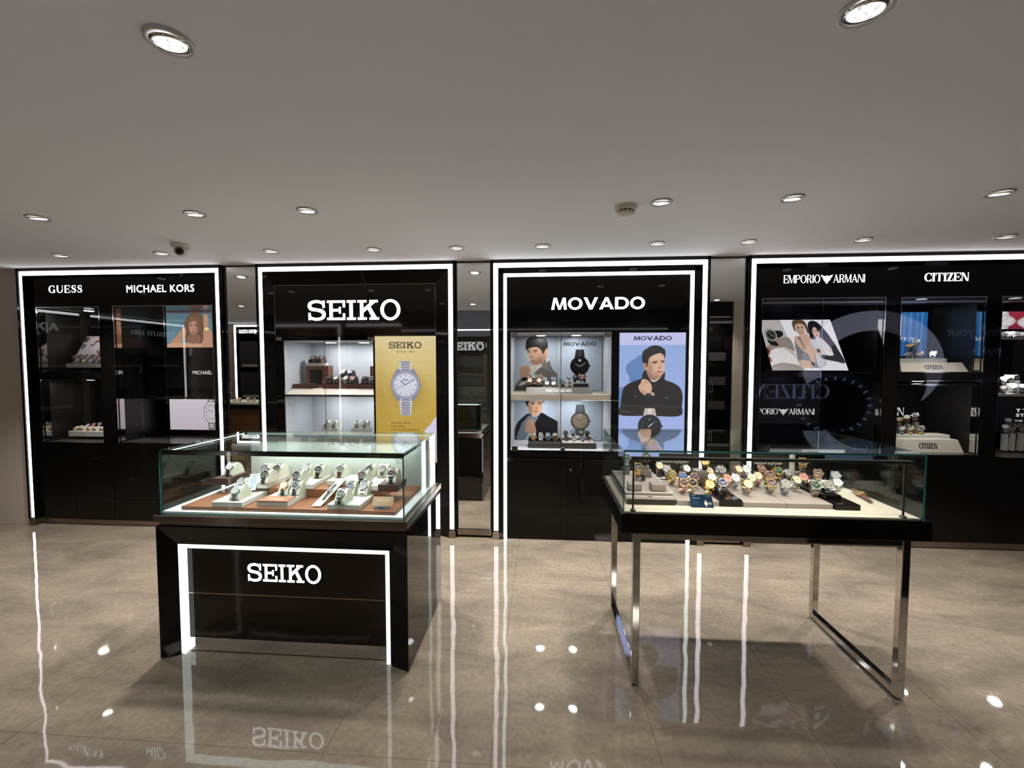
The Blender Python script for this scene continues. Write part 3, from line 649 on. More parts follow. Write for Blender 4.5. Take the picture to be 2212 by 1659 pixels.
def art_woman():
    c = Canvas(150, 100, (108, 152, 170), (1420, 520, 1860, 832)); c.vgrad((84, 112, 124), (112, 146, 158)); c.noise(2.5); SK = (190, 144, 118); SD = (140, 98, 78)
    for y in (600, 650, 705): c.line(1420, y, 1860, y-8, 6, (140, 184, 196), 0.5)
    c.smooth([(1566, 700), (1576, 620), (1612, 560), (1660, 535), (1712, 545), (1748, 610), (1752, 700), (1730, 790), (1600, 790), (1580, 740)], (112, 82, 64))
    c.smooth([(1424, 812), (1500, 740), (1568, 660), (1590, 700), (1560, 770), (1500, 836), (1424, 836)], SK); c.smooth([(1738, 680), (1800, 740), (1830, 836), (1690, 836), (1730, 770)], SK)
    c.smooth([(1440, 800), (1560, 790), (1700, 800), (1700, 836), (1424, 836)], (206, 160, 132)); c.smooth([(1600, 730), (1700, 730), (1700, 790), (1600, 790)], SD)
    c.ell(1652, 660, 38, 62, SK); c.ell(1680, 670, 16, 50, SD, 0.5, 0.6); c.smooth([(1600, 640), (1615, 580), (1660, 560), (1700, 585), (1705, 640), (1690, 620), (1650, 605), (1618, 630)], (122, 92, 72))
    c.line(1622, 636, 1645, 634, 5, (70, 50, 44)); c.line(1662, 634, 1688, 636, 5, (70, 50, 44)); c.ell(1634, 645, 9, 4, (40, 32, 34)); c.ell(1674, 645, 9, 4, (40, 32, 34)); c.line(1655, 645, 1656, 672, 4, SD, 0.7); c.ell(1655, 677, 10, 4, (140, 92, 76)); c.ell(1655, 703, 17, 7, (158, 70, 72))
    c.smooth([(1740, 560), (1768, 550), (1782, 600), (1768, 672), (1740, 660)], SK); c.smooth([(1745, 660), (1775, 662), (1815, 720), (1820, 780), (1760, 740)], SK); c.ell(1762, 674, 26, 15, (212, 172, 92)); c.ell(1762, 674, 14, 12, (246, 226, 160)); c.rect(1420, 520, 1860, 538, (84, 30, 34), 0.6); return c  # the dark red band along the top is a painted reflection
def art_octagon_watch():
    c = Canvas(150, 96, (206, 196, 204), (1452, 1262, 2000, 1534)); c.vgrad((212, 202, 210), (196, 186, 196)); c.noise(1.2)
    cx, cy = 1806, 1384
    c.poly([(cx-26, 1262), (cx+30, 1262), (cx+34, 1320), (cx-30, 1320)], (120, 112, 118)); c.poly([(cx-26, 1534), (cx+30, 1534), (cx+34, 1450), (cx-30, 1450)], (120, 112, 118))
    for y in (1270, 1286, 1302, 1470, 1488, 1506): c.poly([(cx-22, y), (cx, y+7), (cx+22, y), (cx, y-7)], (210, 202, 208))
    for r, k in ((1.0, (120, 112, 118)), (0.92, (214, 206, 212)), (0.72, (130, 122, 128)), (0.67, (206, 198, 206))):
        c.poly([(cx+66*r*math.cos(PI/8+a*PI/4), cy+100*r*math.sin(PI/8+a*PI/4)) for a in range(8)], k)
    for k in range(12): a = k*PI/6; c.line(cx+30*math.cos(a), cy+46*math.sin(a), cx+38*math.cos(a), cy+58*math.sin(a), 4, (110, 104, 110))
    c.line(cx, cy, cx+18, cy-16, 4, (90, 84, 90)); c.line(cx, cy, cx-24, cy-24, 4, (90, 84, 90)); return c
def art_couple():
    c = Canvas(180, 118, (222, 220, 224), (150, 545, 775, 938)); SK = (196, 160, 140); SD = (146, 112, 98)
    c.poly([(150, 545), (335, 545), (402, 938), (150, 938)], (178, 172, 170)); c.smooth([(150, 770), (260, 700), (368, 690), (384, 790), (300, 760), (200, 800), (150, 830)], (140, 126, 116)); c.smooth([(150, 850), (200, 780), (300, 775), (390, 860), (398, 938), (150, 938)], (216, 211, 208)); c.smooth([(150, 905), (260, 880), (396, 905), (398, 938), (150, 938)], (150, 140, 136)); c.noise(1.5)
    c.smooth([(250, 640), (318, 636), (326, 668), (270, 690)], (22, 20, 20)); c.smooth([(180, 700), (240, 715), (262, 750), (200, 745)], (22, 20, 20)); c.ell(222, 668, 52, 50, (60, 58, 56)); c.ell(222, 668, 48, 46, (190, 188, 184)); c.ell(222, 668, 42, 40, (26, 36, 30))
    for k in range(12): a = k*PI/6; c.line(222+30*math.cos(a), 668+28*math.sin(a), 222+38*math.cos(a), 668+36*math.sin(a), 3, (180, 180, 176))
    c.line(222, 668, 212, 645, 3, (200, 200, 196)); c.line(222, 668, 248, 678, 3, (200, 200, 196)); c.ell(156, 790, 20, 28, (150, 90, 60)); c.ell(154, 790, 13, 20, (60, 34, 28)); c.rect(150, 838, 168, 874, (150, 66, 46))
    c.smooth([(420, 690), (470, 680), (560, 690), (620, 740), (600, 900), (404, 905), (396, 780)], (118, 116, 120)); c.smooth([(470, 670), (540, 670), (548, 760), (530, 870), (500, 880), (480, 760)], SK); c.smooth([(545, 690), (600, 700), (640, 800), (590, 905), (540, 900), (552, 780)], (196, 192, 196))
    c.smooth([(412, 690), (440, 684), (470, 760), (480, 800), (450, 790), (420, 740)], SK); c.smooth([(470, 780), (560, 770), (600, 785), (590, 812), (480, 808)], SK); c.smooth([(398, 862), (500, 872), (505, 910), (402, 915)], SK); c.ell(584, 790, 13, 15, (24, 22, 24)); c.ell(502, 888, 15, 17, (40, 44, 34))
    c.ell(490, 618, 38, 58, SK); c.ell(468, 630, 14, 46, SD, 0.5, 0.6); c.smooth([(432, 625), (434, 570), (462, 546), (520, 545), (552, 570), (556, 640), (540, 660), (532, 600), (510, 578), (470, 582), (450, 600), (446, 640)], (88, 68, 54))
    c.line(466, 606, 484, 604, 5, (60, 44, 38)); c.line(498, 604, 518, 606, 5, (60, 44, 38)); c.ell(476, 613, 7, 3, (40, 30, 28)); c.ell(508, 613, 7, 3, (40, 30, 28)); c.ell(491, 636, 9, 3, SD); c.ell(491, 652, 14, 4, (150, 90, 84))
    c.smooth([(556, 640), (566, 585), (600, 556), (650, 566), (690, 620), (722, 690), (728, 740), (690, 730), (640, 700), (556, 700)], (24, 22, 26)); c.smooth([(640, 690), (720, 700), (752, 790), (770, 880), (700, 872), (600, 850), (590, 820), (700, 820)], (44, 42, 46))
    c.smooth([(590, 690), (650, 700), (700, 790), (620, 780)], (206, 200, 202)); c.ell(614, 645, 31, 48, (208, 174, 162)); c.smooth([(582, 640), (590, 600), (620, 588), (650, 610), (640, 640), (620, 606), (596, 618)], (24, 22, 26))
    c.line(592, 634, 608, 632, 5, (60, 44, 44)); c.line(620, 632, 638, 636, 5, (60, 44, 44)); c.ell(600, 641, 7, 3, (40, 30, 30)); c.ell(629, 641, 7, 3, (40, 30, 30)); c.ell(614, 672, 12, 5, (160, 84, 84)); c.ell(614, 658, 7, 3, SD); return c
def art_blue():
    c = Canvas(80, 96, (24, 104, 176), (1200, 485, 1452, 830)); c.vgrad((30, 96, 160), (16, 66, 122))
    for x, w_ in ((1262, 6), (1285, 10), (1310, 5), (1335, 14), (1362, 5), (1385, 9), (1412, 5), (1430, 8)): c.line(x, 485, x-4, 830, w_, (110, 180, 230), 0.4)
    c.noise(2); c.text('CITIZEN', 'serif', 1262, 1412, 680, 706, (236, 240, 244)); return c
def art_red():
    c = Canvas(120, 60, (140, 30, 48), (2045, 480, 2330, 610)); c.vgrad((156, 40, 60), (120, 22, 40)); c.noise(2)
    for cx, cy, r in ((2082, 555, 42), (2200, 550, 42), (2290, 560, 40)): c.watch(cx, cy, r, (196, 190, 194), (206, 200, 204), (220, 206, 206), (90, 80, 84), bw=0.45, top=1.7, bot=1.4)
    return c
def art_hall_box():
    c = Canvas(300, 190, (12, 13, 22), (0, 0, 300, 190)); WH = (206, 206, 238)
    c.ell(150, 86, 78, 80, WH); c.ell(150, 96, 56, 60, (10, 11, 18)); c.poly([(100, 100), (150, 96), (190, 190), (90, 190)], (10, 11, 18)); c.ell(190, 150, 44, 46, (30, 34, 60)); c.ell(190, 150, 36, 38, (8, 9, 14)); c.ell(120, 118, 30, 40, (8, 9, 12))
    for k in range(24): a = k*PI/12; c.line(190+37*math.cos(a), 150+39*math.sin(a), 190+42*math.cos(a), 150+44*math.sin(a), 2, (190, 200, 230))
    c.text('find your', 'sans', 14, 72, 30, 44, (150, 154, 178)); c.text('path.', 'sans', 14, 46, 58, 72, (150, 154, 178)); c.text('series', 'sans', 6, 36, 104, 114, (140, 146, 170)); c.text('CITIZEN', 'serif', 196, 282, 118, 140, (170, 170, 226)); return c
# ------------------------------------------------------------ wall display cabinets
YF, ZT = 3.665, 2.4195
def wall_with_holes(mb, x0, x1, z0, z1, y0, y1, holes, mi=0):
    xs = sorted({x0, x1, *[h[0] for h in holes], *[h[1] for h in holes]}); xs = [x for x in xs if x0 <= x <= x1]
    for a, b in zip(xs, xs[1:]):
        hs = sorted((h[2], h[3]) for h in holes if h[0] <= a+1e-6 and h[1] >= b-1e-6); z = z0
        for lo, hi in hs:
            if lo > z: mb.box(a, b, y0, y1, z, lo, mi)
            z = max(z, hi)
        if z < z1: mb.box(a, b, y0, y1, z, z1, mi)
    return mb
def portal(t, xl, xr, yi, lm=led, w_=0.04, lip=0.022, right=True):
    """black outer frame with a recessed line of light on three sides, standing on bronze feet"""
    m = MB(); zt = ZT
    m.box(xl-lip, xl, YF, yi+0.02, 0.066, ZC-0.001); m.box(xl, xl+w_, YF+0.016, yi+0.02, 0.066, zt); m.box(xl+w_, xl+w_+0.007, YF+0.002, yi+0.02, 0.066, zt-w_)
    e = xr+lip if right else xr
    m.box(xl-lip, e, YF, yi+0.02, zt, ZC-0.001); m.box(xl, xr, YF+0.016, yi+0.02, zt-w_, zt); m.box(xl+w_, xr-w_ if right else xr, YF+0.002, yi+0.02, zt-w_-0.007, zt-w_)
    if right: m.box(xr, xr+lip, YF, yi+0.02, 0.066, ZC-0.001); m.box(xr-w_, xr, YF+0.016, yi+0.02, 0.066, zt); m.box(xr-w_-0.007, xr-w_, YF+0.002, yi+0.02, 0.066, zt-w_)
    m.build('frame', black, t)
    tag(bx('light_strip', lm, xl+0.0005, xl+w_-0.0005, YF+0.010, YF+0.0155, 0.075, zt-w_, t), 'glowing upright light line')
    tag(bx('light_strip', lm, xl+0.0005, (xr if right else e)-0.0005, YF+0.010, YF+0.0155, zt-w_, zt-0.0005, t), 'glowing light line along the top')
    if right: tag(bx('light_strip', lm, xr-w_+0.0005, xr-0.0005, YF+0.010, YF+0.0155, 0.075, zt-w_, t), 'glowing upright light line')
    bx('foot', bronze, xl-0.012, xl+w_+0.008, YF-0.004, yi+0.03, 0.0, 0.066, t, 0.002)
    if right: bx('foot', bronze, xr-w_-0.008, xr+0.012, YF-0.004, yi+0.03, 0.0, 0.066, t, 0.002)
def interior(t, x0, x1, z0, z1, yf, yb, m, side=None, th=0.012, mb=None):
    b = MB()
    b.box(x0-th, x1+th, yb, yb+th, z0-th, z1+th, 0); b.box(x0-th, x1+th, yf, yb, z0-th, z0, 1); b.box(x0-th, x1+th, yf, yb, z1, z1+th, 2)
    b.box(x0-th, x0, yf, yb, z0, z1, 3); b.box(x1, x1+th, yf, yb, z0, z1, 3)
    return b.build('interior', [m, mb or m, m, side or m], t)
def chromeframe(t, x0, x1, z0, z1, y, w_=0.008, name='window_frame', m=None):
    b = MB(); b.box(x0-w_, x1+w_, y-0.004, y+0.006, z1, z1+w_); b.box(x0-w_, x1+w_, y-0.004, y+0.006, z0-w_, z0); b.box(x0-w_, x0, y-0.004, y+0.006, z0, z1); b.box(x1, x1+w_, y-0.004, y+0.006, z0, z1)
    return b.build(name, m or chrome, t)
def puck(t, x, y, z, r=0.042, power=CAB_W, col=(0.93, 0.96, 1.0), parent_name='cabinet_light'):
    T = Matrix.Translation((x, y, z))
    o = MB().lathe([(r*1.12, 0.0), (r*1.12, -0.005), (r, -0.007)], 28, T, 1).lathe([(r, -0.006), (r*0.9, -0.0085)], 28, T, 0).build(parent_name, [MATS.get('puck_lens') or lamp_mat('puck_lens', (0.95, 0.98, 1.0), 14.0), white_in], t)
    l = bpy.data.lights.new('cabinet_light_beam', 'AREA'); l.shape = 'DISK'; l.size = r*1.8; l.energy = power; l.color = col
    lo = bpy.data.objects.new('cabinet_light_beam', l); COL.objects.link(lo); lo.parent = o; lo.location = Vector((x, y, z-0.012))-org(o)
grey_board = mat('grey_display_board', rgb(58, 56, 60), 0.45)
floor_dark = mat('dark_shelf_base', rgb(70, 66, 64), 0.3)
side_dark = mat('smoked_mirror', (0.10, 0.10, 0.105), 0.03, metal=1.0)
sign_white = lamp_mat('sign_letter_light', (0.93, 0.98, 1.0), 2.6)
sign_dim = lamp_mat('sign_letter_dim', (0.95, 0.97, 1.0), 0.62)
ink_black = mat('ink_black', (0.01, 0.01, 0.012), 0.4)

# ---- the double cabinet with the GUESS and MICHAEL KORS signs
YA = 3.71
A = thing('display_cabinet', (-3.93, YA, 0), 'wide black wall cabinet with lit GUESS and MICHAEL KORS signs', 'display cabinet')
portal(A, -4.913, -2.927, YA)
wa1 = (-4.806, -4.158, 1.478, 2.092); wa2 = (-4.800, -4.161, 0.797, 1.406); wa3 = (-4.022, -3.033, 0.801, 2.097)
m = MB(); wall_with_holes(m, -4.867, -2.973, 0.66, 2.372, YA, YA+0.025, [wa1, wa2, wa3]); m.build('front_panel', black, A)
for i, (a, b) in enumerate([(-4.865, -4.479), (-4.475, -4.085)]): bx('door', black, a, b, YA, YA+0.02, 0.058, 0.655, A, 0.001)
for z0, z1 in ((0.468, 0.655), (0.262, 0.464), (0.058, 0.258)): bx('drawer', black, -4.081, -2.975, YA, YA+0.02, z0, z1, A, 0.001)
bx('carcass', satin, -4.92, -2.92, YA+0.026, 4.28, 0.058, 0.64, A); bx('toe_kick', bronze, -4.865, -2.975, YA+0.012, YA+0.03, 0.008, 0.052, A)
bx('header', satin, -4.92, -2.92, YA+0.026, YA+0.06, 2.12, 2.43, A)
for wn in (wa1, wa2, wa3):
    interior(A, wn[0], wn[1], wn[2]+0.004, wn[3]-0.004, YA+0.026, 4.20, black_in, satin, mb=floor_dark)
    bx('side_strip', chrome, wn[0]+0.0005, wn[0]+0.003, YA+0.028, YA+0.075, wn[2]+0.02, wn[3]-0.02, A)
    chromeframe(A, wn[0]+0.006, wn[1]-0.006, wn[2]+0.006, wn[3]-0.006, YA+0.004, 0.006)
    g = MB(); g.box(wn[0]+0.006, wn[1]-0.006, YA+0.004, YA+0.009, wn[2]+0.006, wn[3]-0.006); g.build('glass_door', panel_pane, A)
x = onY(358, 800, YA).x; bx('door_edge_strip', chrome, x-0.003, x+0.003, YA+0.001, YA+0.003, wa3[2]+0.01, wa3[3]-0.01, A)
for px0, px1, py0, py1 in ((278, 309, 752, 762), (287, 320, 851, 860)):
    r = rectY(px0, px1, py0, py1, YA+0.06); m = MB(); m.box(r[0], r[1], YA+0.03, YA+0.06, r[2], r[2]+0.004); m.box(r[0], r[1], YA+0.03, YA+0.06, r[3]-0.004, r[3]); m.box(r[0], r[0]+0.01, YA+0.03, YA+0.06, r[2], r[3]); m.build('shelf_bracket', chrome, A)
s = (onY(106.3, 625, YA).x, onY(178.7, 625, YA).x, onY(142, 632.6, YA).z, onY(142, 616.8, YA).z)
tag(sign('sign_letters', 'GUESS', 'serif', s[0], s[1], s[2], s[3], YA, 0.006, sign_white, A, T=0.22, t=0.06, s=0.04, gap=0.20), 'lit white serif letters GUESS')
s = (onY(274.7, 625, YA).x, onY(420.3, 622, YA).x, onY(347, 631, YA).z, onY(347, 614.8, YA).z)
tag(sign('sign_letters', 'MICHAEL KORS', 'sans', s[0], s[1], s[2], s[3], YA, 0.006, sign_white, A, bold=0.016, track=1.08), 'lit white letters MICHAEL KORS')
bl = onY(360, 751, 4.17); tl = onY(360, 668, 4.17)
def pic(name, cv, l, r, tt, b, Y, th, m, label, cat='poster', group=None, edge=None, parent=None):
    q = rectY(l, r, tt, b, Y)
    o = board(name, cv, (q[0], Y, q[3]), (q[1], Y, q[3]), (q[0], Y, q[2]), th, m, edge or satin, parent)
    return tag(o, label, cat, group) if parent is None else tag(o, label)
pic('advertising_picture', art_woman(), 359.5, 471, 672, 750.6, 4.15, 0.02, print_lit, 'backlit picture of a long-haired woman lying by blue water')
r = rectY(359, 480, 769, 838, 4.15); bx('dark_brand_board', grey_board, r[0], r[1], 4.15, 4.17, r[2], r[3]+0.02, A)
tag(sign('brand_letters', 'MICHAEL KORS', 'sans', onY(417, 804, 4.15).x, onY(488, 804, 4.15).x, onY(440, 808.5, 4.15).z, onY(440, 800.6, 4.15).z, 4.149, 0.003, lamp_mat('pale_letters', (0.9, 0.88, 0.88), 0.9), A, bold=0.01), 'small white letters on the dark board')
bx('shelf', black, wa3[0], wa3[1], 3.80, 4.16, onY(420, 768, 3.8).z, onY(420, 752, 3.8).z, A); bx('shelf', black, wa3[0], wa3[1], 3.80, 4.16, onY(420, 858, 3.8).z-0.02, onY(420, 858, 3.8).z, A)
pic('advertising_picture', art_octagon_watch(), 367, 506, 859.5, 928.5, 4.15, 0.02, print_lit, 'pale backlit picture of an octagonal wristwatch')
puck(A, -4.5, 3.92, 2.086, 0.04, 1.6, (1, 0.92, 0.86)); puck(A, -4.5, 3.92, 1.400, 0.04, 1.6, (1, 0.92, 0.86))

# ---- the SEIKO cabinet
YB = 3.72
Bc = thing('display_cabinet', (-1.67, YB, 0), 'black wall cabinet with big lit SEIKO sign and golden poster', 'display cabinet')
portal(Bc, -2.5555, -0.784, YB+0.05)
bi = (-2.441, -0.950, 0.03, 2.265)
m = MB(); o = (-2.5155+0.007, -0.824-0.007, 0.0, ZT-0.047)
F = lambda q, y: [(q[0], y, q[2]), (q[1], y, q[2]), (q[1], y, q[3]), (q[0], y, q[3])]
oo, ii = F(o, YF+0.004), F(bi, YB)
m.add([oo[0], oo[3], ii[3], ii[0], (oo[0][0], 3.80, 0), (oo[0][0], 3.80, oo[3][2])], [(0, 1, 2, 3)]); m.add([oo[3], oo[2], ii[2], ii[3]], [(0, 1, 2, 3)]); m.add([oo[2], oo[1], ii[1], ii[2]], [(0, 1, 2, 3)])
m.box(o[0], bi[0], YB, YB+0.02, 0, bi[3]); m.box(bi[1], o[1], YB, YB+0.02, 0, bi[3])
m.build('splayed_surround', black, Bc)
hz = 1.807
hd = MB(); hd.box(-2.438, -0.953, YB+0.001, YB+0.03, hz, 2.262); hd.build('header_panel', darkwood, Bc, 0.002)
m = MB(); m.box(-2.441, -0.95, YB-0.002, YB+0.002, 2.262, 2.266); m.box(-2.441, -2.437, YB-0.002, YB+0.002, hz, 2.266); m.box(-0.954, -0.95, YB-0.002, YB+0.002, hz, 2.266); m.build('header_trim', bronze, Bc)
s = (onY(666, 670, YB).x, onY(865.8, 670, YB).x, onY(766, 691.3, YB).z, onY(766, 648.8, YB).z)
tag(sign('sign_letters', 'SEIKO', 'slab', *s, YB, 0.010, sign_white, Bc, gap=0.09), 'big lit white slab letters SEIKO')
# lit glass case
cw = (-2.371, -1.526, 0.796, 1.766)
m = MB(); wall_with_holes(m, -2.441, -1.515, 0.60, hz, YB+0.004, YB+0.02, [cw]); m.box(-1.515, -0.95, YB+0.03, YB+0.05, 0.6, hz); m.build('front_panel', black, Bc)
for a, b in ((-2.438, -1.70), (-1.696, -0.953)): bx('door', black, a, b, YB, YB+0.02, 0.02, 0.596, Bc, 0.001)
bx('carcass', satin, -2.5, -0.84, YB+0.051, 4.28, 0.02, 0.58, Bc); bx('header', satin, -2.5, -0.84, YB+0.051, YB+0.08, 1.79, 2.43, Bc)
interior(Bc, cw[0], cw[1], cw[2], cw[3], YB+0.02, 4.19, white_in)
zs = onY(700, 852.5, YB+0.02).z
bx('shelf', mat('shelf_laminate', rgb(184, 174, 163), 0.4), cw[0], cw[1], YB+0.025, 4.19, zs-0.016, zs, Bc); ZSB = onY(700, 839.5, 3.86).z
mB = MB(); mB.prism([(cw[0]+0.004, 3.75, zs+0.0005), (cw[0]+0.004, 3.85, ZSB), (cw[0]+0.004, 4.185, ZSB), (cw[0]+0.004, 4.185, zs+0.0005)], (cw[1]-cw[0]-0.008, 0, 0)); mB.build('sloped_shelf_board', MATS['shelf_laminate'], Bc)
bx('shelf_edge', satin, cw[0], cw[1], YB+0.02, YB+0.026, zs-0.018, zs-0.002, Bc)
gx = onY(704, 850, YB).x
for a, b in ((-2.432, gx-0.001), (gx+0.001, -1.519)):
    g = bx('glass_door', panel_pane, a, b, YB-0.006, YB-0.001, 0.785, onY(700, 728, YB).z, Bc)
bx('door_edge_strip', chrome, gx-0.002, gx+0.002, YB-0.009, YB-0.006, 0.80, 1.79, Bc)
for px0, px1 in ((598, 611), (795.5, 808)):
    r = rectY(px0, px1, 728.5, 736.5, YB); bx('hinge', bronze, r[0], r[1], YB-0.014, YB-0.007, r[2], r[3], Bc, 0.001)
for x in (-2.05, -1.72): puck(Bc, x, 3.98, 1.765, 0.05)
for x in (-2.05, -1.72): puck(Bc, x, 3.98, zs-0.017, 0.045, CAB_W*0.8)
q = rectY(810.5, 941, 726, 1000, YB+0.02)
tag(board('lightbox_poster', art_gold_poster(), (-1.512, YB+0.012, 1.803), (-0.953, YB+0.012, 1.803), (-1.512, YB+0.012, 0.66), 0.015, print_lit, satin), 'golden SEIKO poster of a steel wristwatch beside the lit glass shelves', 'poster')

# ---- the MOVADO cabinet
YC = 3.69
Cc = thing('display_cabinet', (0.45, YC, 0), 'black wall cabinet with lit MOVADO sign and double light frame', 'display cabinet')
portal(Cc, -0.428, 1.365, YC)
x0, x1, zt2 = -0.3415, 1.2608, 2.331
m = MB(); m.box(-0.381, x0, 3.672, YC+0.02, 0, 2.37); m.box(x1, 1.318, 3.672, YC+0.02, 0, 2.37); m.box(-0.381, 1.318, 3.672, YC+0.02, zt2, 2.372)
m.build('black_border', black, Cc)
tag(bx('light_strip', ledc, x0, x0+0.027, 3.676, 3.69, 0.004, zt2-0.026, Cc), 'cool white inner light line'); tag(bx('light_strip', ledc, x1-0.027, x1, 3.676, 3.69, 0.004, zt2-0.026, Cc), 'cool white inner light line'); tag(bx('light_strip', ledc, x0, x1, 3.676, 3.69, zt2-0.026, zt2, Cc), 'cool white inner light line along the top')
cc = (-0.281, 0.587, 0.794, 1.828); pc = (0.651, 1.208, 0.752, 1.821)
m = MB(); wall_with_holes(m, x0+0.027, x1-0.027, 0.735, zt2-0.026, YC, YC+0.02, [cc, pc]); m.build('front_panel', black, Cc)
for a, b in ((x0+0.029, 0.214), (0.217, 0.74), (0.743, x1-0.029)): bx('door', black, a, b, YC+0.002, YC+0.02, 0.004, 0.69, Cc, 0.001)
bx('carcass', satin, x0, x1, YC+0.026, 4.28, 0.005, 0.72, Cc); bx('header', satin, x0, x1, YC+0.026, YC+0.06, 1.85, 2.43, Cc)
p = onY(1233, 1015.5, YC); MB().lathe([(0.011, 0), (0.011, 0.006), (0.008, 0.009)], 20, Matrix.Translation((p.x, YC+0.002, p.z)) @ Matrix.Rotation(PI/2, 4, 'X')).build('lock', chrome, Cc)
s = (onY(1190.6, 655, YC).x, onY(1392.7, 655, YC).x, onY(1291, 668.6, YC).z, onY(1291, 642.6, YC).z)
tag(sign('sign_letters', 'MOVADO', 'wide', *s, YC, 0.010, sign_white, Cc, gap=0.10), 'big lit white letters MOVADO')
interior(Cc, cc[0], cc[1], cc[2], cc[3], YC+0.02, 4.21, white_in)
zt_, zb_ = onY(1200, 852.5, YC).z, onY(1200, 865.5, YC).z
bx('shelf', mat('shelf_front', rgb(172, 162, 148), 0.4), cc[0], cc[1], YC+0.012, 4.21, zb_, zt_, Cc)
gx = onY(1211.5, 850, YC).x
for a, b in ((cc[0], gx-0.001), (gx+0.001, cc[1])): bx('glass_door', panel_pane, a, b, YC-0.006, YC-0.001, 0.794, 1.828, Cc)
bx('door_edge_strip', chrome, gx-0.002, gx+0.002, YC-0.008, YC-0.006, 0.80, 1.82, Cc)
for px0, px1, py0, py1 in ((1105.5, 1117.5, 719, 729), (1306.5, 1320, 718, 728), (1106, 1118.5, 964, 974)):
    r = rectY(px0, px1, py0, py1, YC); bx('hinge', bronze, r[0], r[1], YC-0.013, YC-0.006, r[2], r[3], Cc, 0.001)
for px in (1215.5, 1326):
    p = onY(px, 969.5, YC); MB().lathe([(0.008, 0), (0.008, 0.012), (0.017, 0.014), (0.019, 0.022), (0.014, 0.028)], 24, Matrix.Translation((p.x, YC-0.006, p.z)) @ Matrix.Rotation(PI/2, 4, 'X')).build('knob', bronze, Cc)
for x in (-0.02, 0.31):
    puck(Cc, x, 4.02, 1.827, 0.045); puck(Cc, x, 4.02, zb_, 0.045, CAB_W*0.9)
q = rectY(1337.2, 1481, 718.3, 988, YC)
tag(board('lightbox_poster', art_movado_poster(), (pc[0]+0.002, YC+0.004, pc[3]-0.002), (pc[1]-0.002, YC+0.004, pc[3]-0.002), (pc[0]+0.002, YC+0.004, pc[2]+0.002), 0.015, print_lit, satin), 'backlit blue MOVADO poster of a dark-haired man in a black jacket', 'poster')
Z = lambda zx: 1050+zx/5.35
Zy = lambda zy: 690+zy/5.351
YG = 4.195
def pic_c(name, cv, l, r, t_, b, label):
    q = rectY(Z(l), Z(r), Zy(t_), Zy(b), YG)
    return tag(board(name, cv, (q[0], YG, q[3]), (q[1], YG, q[3]), (q[0], YG, q[2]), 0.012, print_flat, white_in), label, 'poster')
pic_c('printed_board', art_man_one(), 330, 826, 205, 822, 'printed board of a man in a grey jacket on the upper MOVADO shelf')
pic_c('printed_board', art_black_watch(), 864, 1338, 205, 822, 'printed board of a black wristwatch under small MOVADO letters')
pic_c('printed_board', art_man_two(), 330, 828, 942, 1397, 'printed board of a man in a black coat on the lower MOVADO shelf')
pic_c('printed_board', art_bronze_watch(), 864, 1338, 942, 1397, 'printed board of a large brown-faced wristwatch on the lower MOVADO shelf')

# ---- the long cabinet with the EMPORIO ARMANI and CITIZEN signs
YD = 3.74
Dc = thing('display_cabinet', (3.4, YD, 0), 'long black wall cabinet with lit EMPORIO ARMANI and CITIZEN signs', 'display cabinet')
portal(Dc, 1.7143, 5.2, YD)
wd = [(1.838, 2.826, 0.780, 2.105), (2.944, 3.597, 1.481, 2.102), (2.940, 3.590, 0.792, 1.417), (3.712, 4.40, 0.780, 2.102)]
m = MB(); wall_with_holes(m, 1.762, 5.152, 0.66, 2.372, YD, YD+0.025, wd); m.build('front_panel', black, Dc)
for a, b in ((1.765, 2.30), (2.304, 2.86), (2.864, 3.74)): bx('door', black, a, b, YD, YD+0.02, 0.062, 0.655, Dc, 0.001)
for z0, z1 in ((0.27, 0.655), (0.062, 0.266)): bx('drawer', black, 3.744, 5.15, YD, YD+0.02, z0, z1, Dc, 0.001)
bx('carcass', satin, 1.72, 5.19, YD+0.026, 4.28, 0.06, 0.64, Dc); bx('toe_kick', bronze, 1.76, 5.15, YD+0.012, YD+0.03, 0.008, 0.056, Dc); bx('header', satin, 1.72, 5.19, YD+0.026, YD+0.06, 2.12, 2.43, Dc)
for wn in wd:
    interior(Dc, wn[0], wn[1], wn[2]+0.004, wn[3]-0.004, YD+0.026, 4.22, black_in, satin, mb=floor_dark)
    bx('side_strip', chrome, wn[1]-0.003, wn[1]-0.0005, YD+0.028, YD+0.075, wn[2]+0.02, wn[3]-0.02, Dc)
    chromeframe(Dc, wn[0]+0.006, wn[1]-0.006, wn[2]+0.006, wn[3]-0.006, YD+0.004, 0.006)
    bx('glass_door', panel_pane, wn[0]+0.006, wn[1]-0.006, YD+0.004, YD+0.009, wn[2]+0.006, wn[3]-0.006, Dc)
    bx('top_rail', chrome, wn[0]+0.006, wn[1]-0.006, YD+0.012, YD+0.03, wn[3]-0.045, wn[3]-0.03, Dc)
x = onY(1773, 800, YD).x; bx('door_edge_strip', chrome, x-0.002, x+0.002, YD+0.001, YD+0.003, 0.79, 2.09, Dc)
def sgn(txt, style, l, r, t_, b, Y, par, m=None, dep=0.006, label=None, **kw):
    q = rectY(l, r, t_, b, Y); return tag(sign('sign_letters', txt, style, q[0], q[1], q[2], q[3], Y, dep, m or sign_white, par, **kw), label)
sgn('EMPORIO*ARMANI', 'serif', 1692, 1867.5, 593.8, 611, YD, Dc, label='lit white letters EMPORIO ARMANI with an eagle emblem', T=0.17, t=0.05, s=0.025, gap=0.07)
sgn('CITIZEN', 'serif', 1995.5, 2091.5, 589.6, 607.6, YD, Dc, label='lit white serif letters CITIZEN', T=0.24, t=0.07, s=0.045, gap=0.07)
